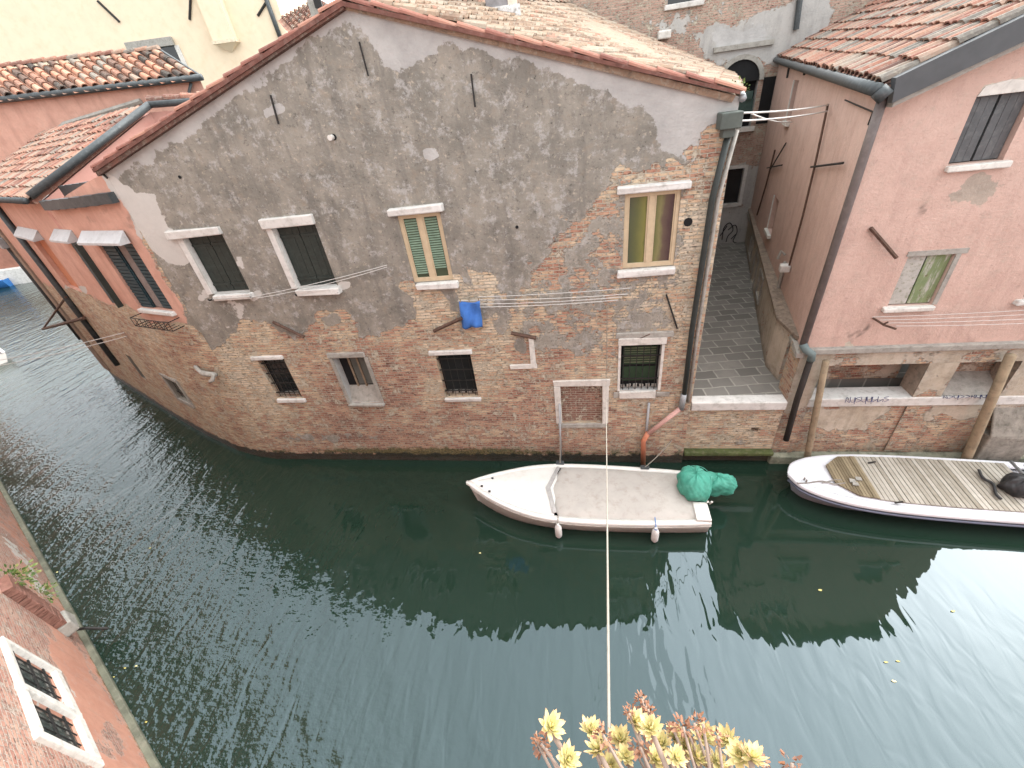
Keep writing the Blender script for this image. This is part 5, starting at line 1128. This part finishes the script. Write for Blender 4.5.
# fenders: each hangs from the boat on its own cord
for i, (x, y, lab) in enumerate(((559, 517, 'white fender hanging amidships from the side of the grey covered motorboat'), (654, 523, 'white fender with a blue eye hanging near the stern of the grey covered motorboat'))):
    P = PZ(x, y-8, .46); q = P-B1.p; u, _ = q @ B1.d, 0; v = -bm1(u/L1_)-.085
    P0 = B1(u, v, .22)
    f_ = empty('fender', tuple(P0), lab, 'fender', 'fenders on the white motorboat')
    prof = [(.0, -.20), (.045, -.19), (.075, -.13), (.078, 0), (.075, .13), (.05, .19), (.03, .215), (.03, .25), (.0, .25)]; V = []; F = []
    for k, (r_, z) in enumerate(prof):
        for j in range(12): V.append((u+r_*math.cos(j*math.pi/6), v+r_*math.sin(j*math.pi/6), .22+z))
    for k in range(len(prof)-1):
        for j in range(12): F.append((k*12+j, k*12+(j+1) % 12, (k+1)*12+(j+1) % 12, (k+1)*12+j))
    mb = MB(B1); mb.add(V, F); mb.build('bumper', M['fender'], f_, smooth=True)
    mb = MB(B1); mb.tube([(u, v, .45), (u, v+.07, .52), (u, v+.22, .53)], .009, 5); mb.build('cord', M['blue_paint'] if i else M['rope'], f_)
    if i: mb = MB(B1); mb.tube([(u, v, .40), (u, v, .46)], .034, 8); mb.build('eye', M['blue_paint'], f_, smooth=True)

# --- white and blue boat with planked deck
bow = PZ(787.5, 474, .5); stn = np.array([10.25, -1.22, 0])
B2 = Frame((bow[0], bow[1]), (stn[0]-bow[0], stn[1]-bow[1])); L2_ = math.hypot(stn[0]-bow[0], stn[1]-bow[1])
boat2 = empty('workboat', (7.3, -1.1, 0), 'low white and blue boat with a weathered plank deck below the pink house', 'boat')
bm2 = smooth_fn([0, .02, .06, .12, .2, .32, .5, .75, 1], [.0, .27, .46, .61, .72, .79, .815, .80, .75]); sh2 = smooth_fn([0, .2, .5, 1], [.50, .46, .44, .44])
hull_mesh(B2, L2_, bm2, sh2, M['pale_hull'], boat2, M['white_hull2'], rim=.16, n=50, flare=.66)
m = MB(B2); m.tube([(t*L2_, -bm2(t)-.004, sh2(t)-.12) for t in np.linspace(.004, 1, 40)], .03, 6); m.build('rub_rail', M['blue_hull'], boat2, smooth=True)
deck_mesh(B2, L2_, bm2, sh2, .002, .75, M['white_hull2'], boat2, 'foredeck', .012, .015, .10, 30, 8)
V, F, T = [], [], []
def planks(t0, t1, w_, mat, name, skew=0.0, dz=.06, half=None):
    m = MB(B2); T = []; t = t0
    while t < t1:
        tm = (t+t1*0)+w_/2/L2_; b0 = (half(t) if half else bm2(t)-.13); b1 = (half(t+w_/L2_) if half else bm2(t+w_/L2_)-.13)
        u0, u1 = t*L2_, t*L2_+w_*.84; z = sh2(t)+dz+random.uniform(-.004, .004); k = len(m.v); c = random.random()
        m.slab([(u0, -b0+.10, z), (u1, -b1+.10, z), (u1, b1, z), (u0, b0, z)], .025, (0, 0, -1)); T += [(c, c, c, 1)]*8; t += w_/L2_
    return m.build(name, mat, boat2, attrs={'tint': T})
planks(.262, .74, .085, M['deck'], 'plank_deck', half=lambda t: bm2(t)-.10)
planks(.145, .262, .058, M['deck_brown'], 'slat_hatch', dz=.075, half=lambda t: min(bm2(t)-.11, .30+(t-.145)*5.5))
m = MB(B2)
for s_ in (-.3, .3): m.box(.125*L2_, .735*L2_, s_-.03, s_+.03, sh2(.4)+.0, sh2(.4)+.03)
m.build('deck_bearer', M['wood_pole'], boat2)
deck_mesh(B2, L2_, bm2, sh2, .272, .738, M['dark'], boat2, 'plank_gap_shade', .0, .042, .24, 20, 6)  # black sheet added beneath the planks so the gaps between them look shaded
m = MB(B2); m.tube([(.745*L2_, -.72, .56), (.757*L2_, .70, .56)], .03, 8); m.build('cross_bar', M['zinc'], boat2, smooth=True)
deck_mesh(B2, L2_, bm2, sh2, .75, .995, M['white_hull2'], boat2, 'stern_well', .0, -.12, .10, 8, 6)
m = MB(B2); m.box(.76*L2_, .90*L2_, -.74, -.5, .42, .50); m.box(.80*L2_, .98*L2_, .4, .72, .42, .50); m.build('stern_deck', M['white_hull2'], boat2, bevel=.03)
P = PZ(1014, 486, .62); q = P-B2.p; u, v = q @ B2.d, q @ B2.n
V, F = blob(B2, (u+.15, v, .62), (.34, .26, .26), 9, fold=.06, folds=6); mb = MB(B2); mb.add(V, F); mb.build('motor_cover', M['black_plastic'], boat2, smooth=True)
m = MB(B2); a = [(809, 484, .56), (825, 483, .57), (838, 481, .56)]
pts = [PZ(x, y, .54) for x, y in ((797, 483), (806, 483), (822, 481), (834, 484), (845, 483))]; m.tube(smooth_pts(pts, 4), .014, 6, world=True)
pts = [PZ(x, y, .54) for x, y in ((822, 483), (834, 480), (842, 480))]; m.tube(smooth_pts(pts, 4), .012, 6, world=True)
for (x, y) in ((806, 482), (804, 480)): P = PZ(x, y, .52); m.tube([P, P+[0, 0, .07]], .018, 6, world=True)
m.build('anchor_rope', simple('grey_rope', (.24, .22, .2), .9), boat2)
pts = [PZ(x, y, .545) for x, y in ((979, 470), (983, 478), (993, 484), (996, 494), (1001, 499))]; m = MB(); m.tube(smooth_pts(pts, 4), .028, 6, world=True); m.build('hose', M['black_plastic'], boat2)
m = MB()
for (x, y) in ((852, 481), (858, 479), (855, 484)): P = PZ(x, y, .55); m.slab([P+[-.06, -.04, 0], P+[.05, -.06, .01], P+[.07, .04, 0], P+[-.03, .06, .01]], .012, (0, 0, 1))
m.build('rag', M['greystone'], boat2)
for (xs, nm) in (((872, 463), 'deck_cleat'), ((899, 503), 'deck_cleat')): P = PZ(*xs, .53); m = MB(); m.tube([P+[-.07, 0, .0], P+[.07, .02, .02]], .02, 6); m.build(nm, M['iron'], boat2)

# --- boats glimpsed at the left edge
def small_boat(name, label, c, dr, L, hull_m, rim_m, g=.5, wd=.75):
    f_ = Frame((c[0], c[1]), dr); f_.p = f_.p-f_.d*L/2
    root = empty(name, (c[0], c[1], 0), label, 'boat')
    bm = smooth_fn([0, .06, .14, .25, .4, .6, .85, 1], [.0, .2*wd/.8, .42*wd/.8, .64*wd/.8, wd, wd, wd*.93, wd*.86]); sh = smooth_fn([0, .2, .5, 1], [g+.15, g+.04, g, g])
    hull_mesh(f_, L, bm, sh, hull_m, root, rim_m, rim=.10)
    deck_mesh(f_, L, bm, sh, .004, .34, rim_m, root, 'foredeck', .04, .01, .09); deck_mesh(f_, L, bm, sh, .34, .96, M['deck'] if False else M['cover'], root, 'floor', .0, -.22, .09)
    m = MB(f_)
    for t in (.5, .75): m.box(t*L-.12, t*L+.12, -bm(t)+.06, bm(t)-.06, g-.1, g-.05)
    m.build('thwart', rim_m, root); return root
c = PZ(-23, 352, .5); small_boat('rowing_boat', 'white boat showing only its pale end at the left edge of the canal', c, (.93, -.36), 3.6, M['white_hull'], M['white_hull2'], .45, .7)
c = PZ(-22, 285, .4); small_boat('rowing_boat', 'bright blue boat at the far left edge beneath the stone band', c, (.9, .3), 5.0, M['blue_paint'], M['blue_paint'], .6, .9)

# ================================================================== POLES, LINES, CLOTH
for (b_, t_, lab) in ((PY(806, 463, .0), PY(826, 361, -.03), 'slim weathered mooring pole leaning at the corner pier beside the alley drainpipe'), (PY(966, 459, -.14), PY(1011, 355, -.03), 'thicker mooring pole leaning against the beam behind the plank decked boat')):
    d_ = t_-b_; b2 = b_-d_*.28; th = .065 if lab.startswith('slim') else .085
    m = MB(); m.tube([b2, b2+(t_-b2)*.3, b2+(t_-b2)*.65, t_], [th*1.1, th*1.05, th, th*.95], 12)
    o = m.build('mooring_pole', M['wood_pole'], None, smooth=True); tag(o, lab, 'pole', 'mooring poles by the pink house')
m = MB(); a = PY(607, 300, -.06); b = PY(606.5, 372, -.06)
m.tube([a, b], .007, 5); rb = ray(609, 735); m.tube(sag(PY(606, 372, -.06), CAM+rb/np.linalg.norm(rb)*1.12, .0, 24), .0034, 6)
tag(m.build('rope', M['rope'], None), 'pale rope running straight down from the brick wall across the white motorboat to the succulent', 'rope')
def lines(name, label, pairs, cat, y0=-.12, r=.007, mat='line', grp=None):
    m = MB()
    for (a, b, s_) in pairs: m.tube(sag(a, b, s_, 12), r, 5)
    return tag(m.build(name, M[mat], None), label, cat, grp)
lines('clothes_line', 'two pale clothes lines from the dark green shutters to a hook beside the blind window', [(PY(212, 299, -.14), PY(256, 296, -.14), .005), (PY(256, 296, -.14), PY(387, 265, -.1), .03), (PY(258, 298, -.14), PY(387, 267, -.1), .05)], 'clothes line')
lines('clothes_line', 'bundle of pale clothes lines stretched from the blue cloth to the curtained beige window', [(PY(478, 297, -.15), PY(632, 288, -.12), .02), (PY(478, 300, -.2), PY(628, 294, -.2), .03), (PY(480, 304, -.25), PY(622, 297, -.25), .03), (PY(480, 307, -.3), PY(618, 300, -.3), .03)], 'clothes line')
lines('clothes_line', 'bundle of thin clothes lines along the dusty pink wall below the peeling green window', [(PY(872+8*i, 317+3.0*i, -.0-.07*i), PY(1060, 308+4.6*i, -.0-.07*i), .02) for i in range(4)], 'clothes line', r=.005)
m = MB(); m.tube([PY(873, 318, .14), PY(884, 325, -.1), PY(896, 329, -.3)], .02, 6); m.tube([PY(884, 324, -.1), PY(888, 322, -.15)], .016, 6); tag(m.build('line_bracket', M['rust'], None), 'short rusty clothes line bracket under the peeling green window', 'bracket')
sb_ = SF(SF.uz(828, 105, -.06)[0], -.06, SF.uz(828, 105, -.06)[1]); sb2 = SF(SF.uz(828, 111, -.06)[0], -.06, SF.uz(828, 111, -.06)[1])
lines('clothes_line', 'pair of white clothes lines spanning the alley mouth from the hopper to the pink flank', [(PY(735, 113, -.05), sb_, .03), (PY(736, 121, -.05), sb2, .03), (PY(752, 114, 1.0), SF(SF.uz(792, 122, -.06)[0], -.06, SF.uz(792, 122, -.06)[1]), .05)], 'clothes line', r=.014)
w0 = path3(128, 331, .1); lines('wire_pair', 'two pale wires crossing the left canal to the salmon house corner', [(PZ(-70, 371, 3.0), w0, .1), (PZ(-70, 377, 2.9), w0+[0, 0, -.12], .1)], 'wire', r=.011)
# blue cloth
n, k = 10, 12; V = []; F = []
ca, cb_, cc, cd = PY(459, 301, -.2), PY(480, 300, -.2), PY(462, 328, -.2), PY(482, 327, -.2)
for i in range(n+1):
    for j in range(k+1):
        s_, t = j/k, i/n; P = (ca*(1-s_)+cb_*s_)*(1-t)+(cc*(1-s_)+cd*s_)*t; P = P+np.array([0, .045*math.sin(s_*11+t*3)*t**.7+.03*math.sin(s_*5-t*5), -.05*math.sin(math.pi*s_)*(1-t)-.03*math.sin(s_*7)*t]); V.append(P)
for i in range(n):
    for j in range(k): a = i*(k+1)+j; F.append((a, a+1, a+k+2, a+k+1))
cl = mesh_obj('hanging_cloth', V, F, M['blue_cloth'], None, smooth=True); tag(cl, 'bright blue cloth hung on the lines below the blind window', 'cloth')
sd = cl.modifiers.new('thick', 'SOLIDIFY'); sd.thickness = .006
m = MB(); m.tube([ca+[-.03, 0, .0], cb_+[.06, 0, 0]], .008, 5); m.build('line', M['line'], cl)
for s_ in (.08, .5, .94):
    m = MB(); q = ca*(1-s_)+cb_*s_+np.array([0, -.02, -.02]); m.tube([q, q+[0, 0, .07]], .010, 5); m.build('peg', M['wood_pole'], cl)
for (a, b, lab) in ((PZ(560, 463, .55), PY(560, 432, -.05), 'short mooring line from the bow quarter of the white motorboat to the brick wall'), (PZ(645, 467, .55), PY(672, 440, -.05), 'short mooring line from the stern quarter of the white motorboat to the brick wall')):
    m = MB(); m.tube(sag(a, b, .06, 10), .011, 5); tag(m.build('mooring_line', M['rope'], None), lab, 'rope')

# ================================================================== TERRACE UNDER THE VIEWPOINT AND SUCCULENT
terr = empty('terrace_house', (1, -10.5, 0), 'house front and terrace parapet directly below the viewpoint', 'house')
m = MB(); m.box(-4.6, 14, -16, -8.12, -.5, 6.9); m.build('wall', M['tall_pink'], terr)
m = MB(); m.box(-4.6, 14, -8.2, -7.98, 6.9, 6.98); m.build('coping', M['greystone'], terr)
trough = MB(); trough.box(-.25, .75, -8.16, -7.96, 6.98, 7.14); tg = tag(trough.build('planter', simple('terracotta_trough', (.4, .19, .12), .9), None, bevel=.01), 'terracotta planter on the terrace parapet holding the succulent', 'planter')
suc = empty('succulent', (.15, -7.95, 7.12), 'yellow green rosette succulent with dry red flower heads at the bottom edge', 'plant')
def ray_at(x, y, dist): d_ = ray(x, y); return CAM+d_/np.linalg.norm(d_)*dist
def leaf_mat(name, a, b, c):
    N = NT(name); t = N.n('ShaderNodeSeparateColor', {'Color': N.n('ShaderNodeVertexColor', layer_name='tint').outputs[0]}).outputs[0]
    cc = N.ramp(N.math('ADD', t, N.math('MULTIPLY', N.math('SUBTRACT', N.noise(N.obj(), 60, 3).outputs[0], .5), .3)), [(0, a), (.55, b), (1, c)]); N.col(cc); N.rough(.5); N.b.inputs['Subsurface Weight'].default_value = .15; N.b.inputs['Subsurface Radius'].default_value = (.01, .01, .004); return N.m
M['rosette'] = leaf_mat('succulent_leaf', (.44, .43, .17), (.62, .53, .25), (.66, .43, .27)); M['dryred'] = leaf_mat('dried_flower', (.11, .045, .025), (.22, .095, .05), (.30, .15, .085)); M['stem'] = simple('succulent_stem', (.27, .20, .16), .8, .2, 60)
def rosette(P, up, R, seed):
    rnd = random.Random(seed); up = np.array(up)/np.linalg.norm(up); a = np.cross(up, [.3, .9, .1]); a /= np.linalg.norm(a); b = np.cross(up, a); V = []; F = []; T = []
    for layer, (cnt, el, ln) in enumerate(((5, 70, .6), (7, 52, .85), (8, 32, 1.0), (8, 12, 1.0), (6, -6, .8))):
        for i in range(cnt):
            an = 2*math.pi*(i+layer*.4)/cnt+rnd.uniform(-.2, .2); e = R_(el+rnd.uniform(-9, 9)); d_ = (a*math.cos(an)+b*math.sin(an))*math.cos(e)+up*math.sin(e); s_ = np.cross(d_, up); s_ /= np.linalg.norm(s_); nn = np.cross(s_, d_); l = R*ln*rnd.uniform(.85, 1.1); k0 = len(V)
            for (q, w_, h) in ((.0, .09, 0), (.35, .16, -.03), (.65, .19, .02), (.88, .11, .10), (1.06, .0, .17)):
                for sgn in (-1, 0, 1):
                    V.append(P+d_*q*l+s_*w_*l*sgn+nn*(h*l+(.05*l if sgn else 0))); tt = .25+.55*q*q+.15*(layer >= 3)-.15*(layer == 0)+rnd.uniform(-.08, .08); T.append((tt, tt, tt, 1))
            for r_ in range(4):
                for c_ in range(2): x = k0+r_*3+c_; F.append((x, x+1, x+4, x+3))
    return V, F, T
RS_ = [(550, 727, .030), (590, 731, .028), (598, 750, .029), (620, 740, .031), (636, 723, .028), (651, 729, .028), (567, 760, .030), (662, 744, .027), (675, 737, .025), (685, 745, .029), (705, 737, .030), (728, 741, .028), (656, 760, .028), (697, 758, .028), (741, 757, .029), (752, 758, .027), (626, 757, .024), (676, 758, .023), (610, 766, .026), (718, 763, .024)]
stems = MB(); hub = np.array([.2, -7.98, 7.12])
for i, (x, y, r_) in enumerate(RS_):
    ds = .95+random.uniform(-.07, .07); P = ray_at(x, y, ds); tgt = CAM-P; up = np.array([0, 0, 1.])+.1*tgt/np.linalg.norm(tgt)+np.array([random.uniform(-.7, .7), random.uniform(.0, .95), 0])
    V, F, T = rosette(P, up, r_*.80, i); mesh_obj('rosette', V, F, M['rosette'], suc, attrs={'tint': T}, smooth=True)
    base = np.array([P[0]*.35+.16, -7.98+random.uniform(-.03, .03), 7.12]); md = (P+base)/2+np.array([random.uniform(-.02, .02), .0, random.uniform(-.02, .01)])
    stems.tube(smooth_pts([P-np.array(up)/np.linalg.norm(up)*.004, md, base], 4), .0042, 6)
DR = [(642, 699, .012), (645, 706, .012), (650, 714, .013), (633, 711, .011), (629, 713, .009), (648, 709, .01), (694, 723, .016), (683, 727, .015), (703, 724, .012), (688, 731, .012), (603, 735, .013), (607, 742, .012), (640, 747, .014), (647, 750, .012), (541, 744, .014), (536, 740, .01), (546, 748, .01), (764, 762, .012), (792, 763, .014), (718, 736, .011), (672, 727, .010), (634, 749, .010), (740, 750, .01)]
for i, (x, y, r_) in enumerate(DR):
    P = ray_at(x, y, .95+random.uniform(-.05, .05)); V = []; F = []; T = []
    for k in range(26):
        dv = np.array([random.gauss(0, 1), random.gauss(0, 1), random.gauss(0, .9)]); dv /= np.linalg.norm(dv); c_ = P+dv*r_*random.uniform(.3, 1.0); s_ = np.cross(dv, [0.3, .5, .8]); s_ /= np.linalg.norm(s_); l = r_*random.uniform(.35, .7); k0 = len(V); tt = random.random()
        V += [c_-s_*l*.35, c_+s_*l*.35, c_+dv*l+s_*l*.15, c_+dv*l-s_*l*.15]; F.append((k0, k0+1, k0+2, k0+3)); T += [(tt,)*3+(1,)]*4
    mesh_obj('dried_flower_head', V, F, M['dryred'], suc, attrs={'tint': T})
    base = np.array([P[0]*.35+.16, -7.98, 7.12]); stems.tube(smooth_pts([P, (P+base)/2+np.array([random.uniform(-.02, .02), 0, 0]), base], 4), .0025, 5)
stems.build('stem', M['stem'], suc, smooth=True)

# ================================================================== WEEDS AND FLOATING LEAVES
gm = leaf_mat('weed_leaf', (.05, .09, .02), (.12, .18, .05), (.26, .26, .09))
def weed(name, label, c, R, n, mat, nrm, cat='plant', seed=1):
    rnd = random.Random(seed); V = []; F = []; T = []
    for k in range(n):
        dv = np.array([rnd.gauss(0, 1), rnd.gauss(0, 1), rnd.gauss(.3, 1)]); dv = dv/np.linalg.norm(dv); dv = dv if dv @ nrm > -.1 else -dv
        c_ = c+dv*R*rnd.uniform(.1, 1.0)**.7; s_ = np.cross(dv, [rnd.random(), rnd.random(), rnd.random()]); s_ /= np.linalg.norm(s_); l = R*rnd.uniform(.18, .34); k0 = len(V); tt = rnd.random()
        V += [c_-s_*l*.1, c_+dv*l*.5-s_*l*.3, c_+dv*l, c_+dv*l*.5+s_*l*.3]; F.append((k0, k0+1, k0+2, k0+3)); T += [(tt,)*3+(1,)]*4
    o = mesh_obj(name, V, F, mat, None, attrs={'tint': T}); return tag(o, label, cat)
for (x, y, R, n, lab) in ((13, 580, .28, 130, 'small green weed nearer the frame edge on the terracotta wall'), (40, 596, .22, 110, 'small green weed beside the stone block on the terracotta wall')):
    u_, z_ = LF.uz(x, y, -.12); weed('wall_weed', lab, LF(u_, -.14, z_), R, n, gm, -LF.n, seed=int(x))
wp = np.array([XR+.22+.27*.35, .35, 7.80]); weed('gutter_weed', 'little tuft of weed growing in the roof gutter above the hopper', PY(737, 92, .1), .16, 60, gm, np.array([0, 0, 1.]), seed=4)
lm = leaf_mat('fallen_leaf', (.40, .36, .12), (.55, .5, .2), (.6, .58, .42))
for (x, y) in ((953, 611), (898, 661), (894, 681), (886, 662), (125, 668), (136, 666), (114, 677), (146, 722), (57, 572), (150, 548), (480, 553), (820, 590)):
    P = PZ(x, y, .012); a = random.uniform(0, 6.28); l = random.uniform(.018, .034); V = []; T = []; tt = random.random()
    for i in range(8): an = i*math.pi/4; V.append(P+np.array([math.cos(an+a)*l*(1 if i % 4 else 1.3), math.sin(an+a)*l*.6, .006*math.cos(2*an)])); T.append((tt,)*3+(1,))
    o = mesh_obj('floating_leaf', V, [tuple(range(8))], lm, None, attrs={'tint': T}); tag(o, 'small pale yellow leaf floating on the green canal', 'leaf', 'leaves floating on the canal')
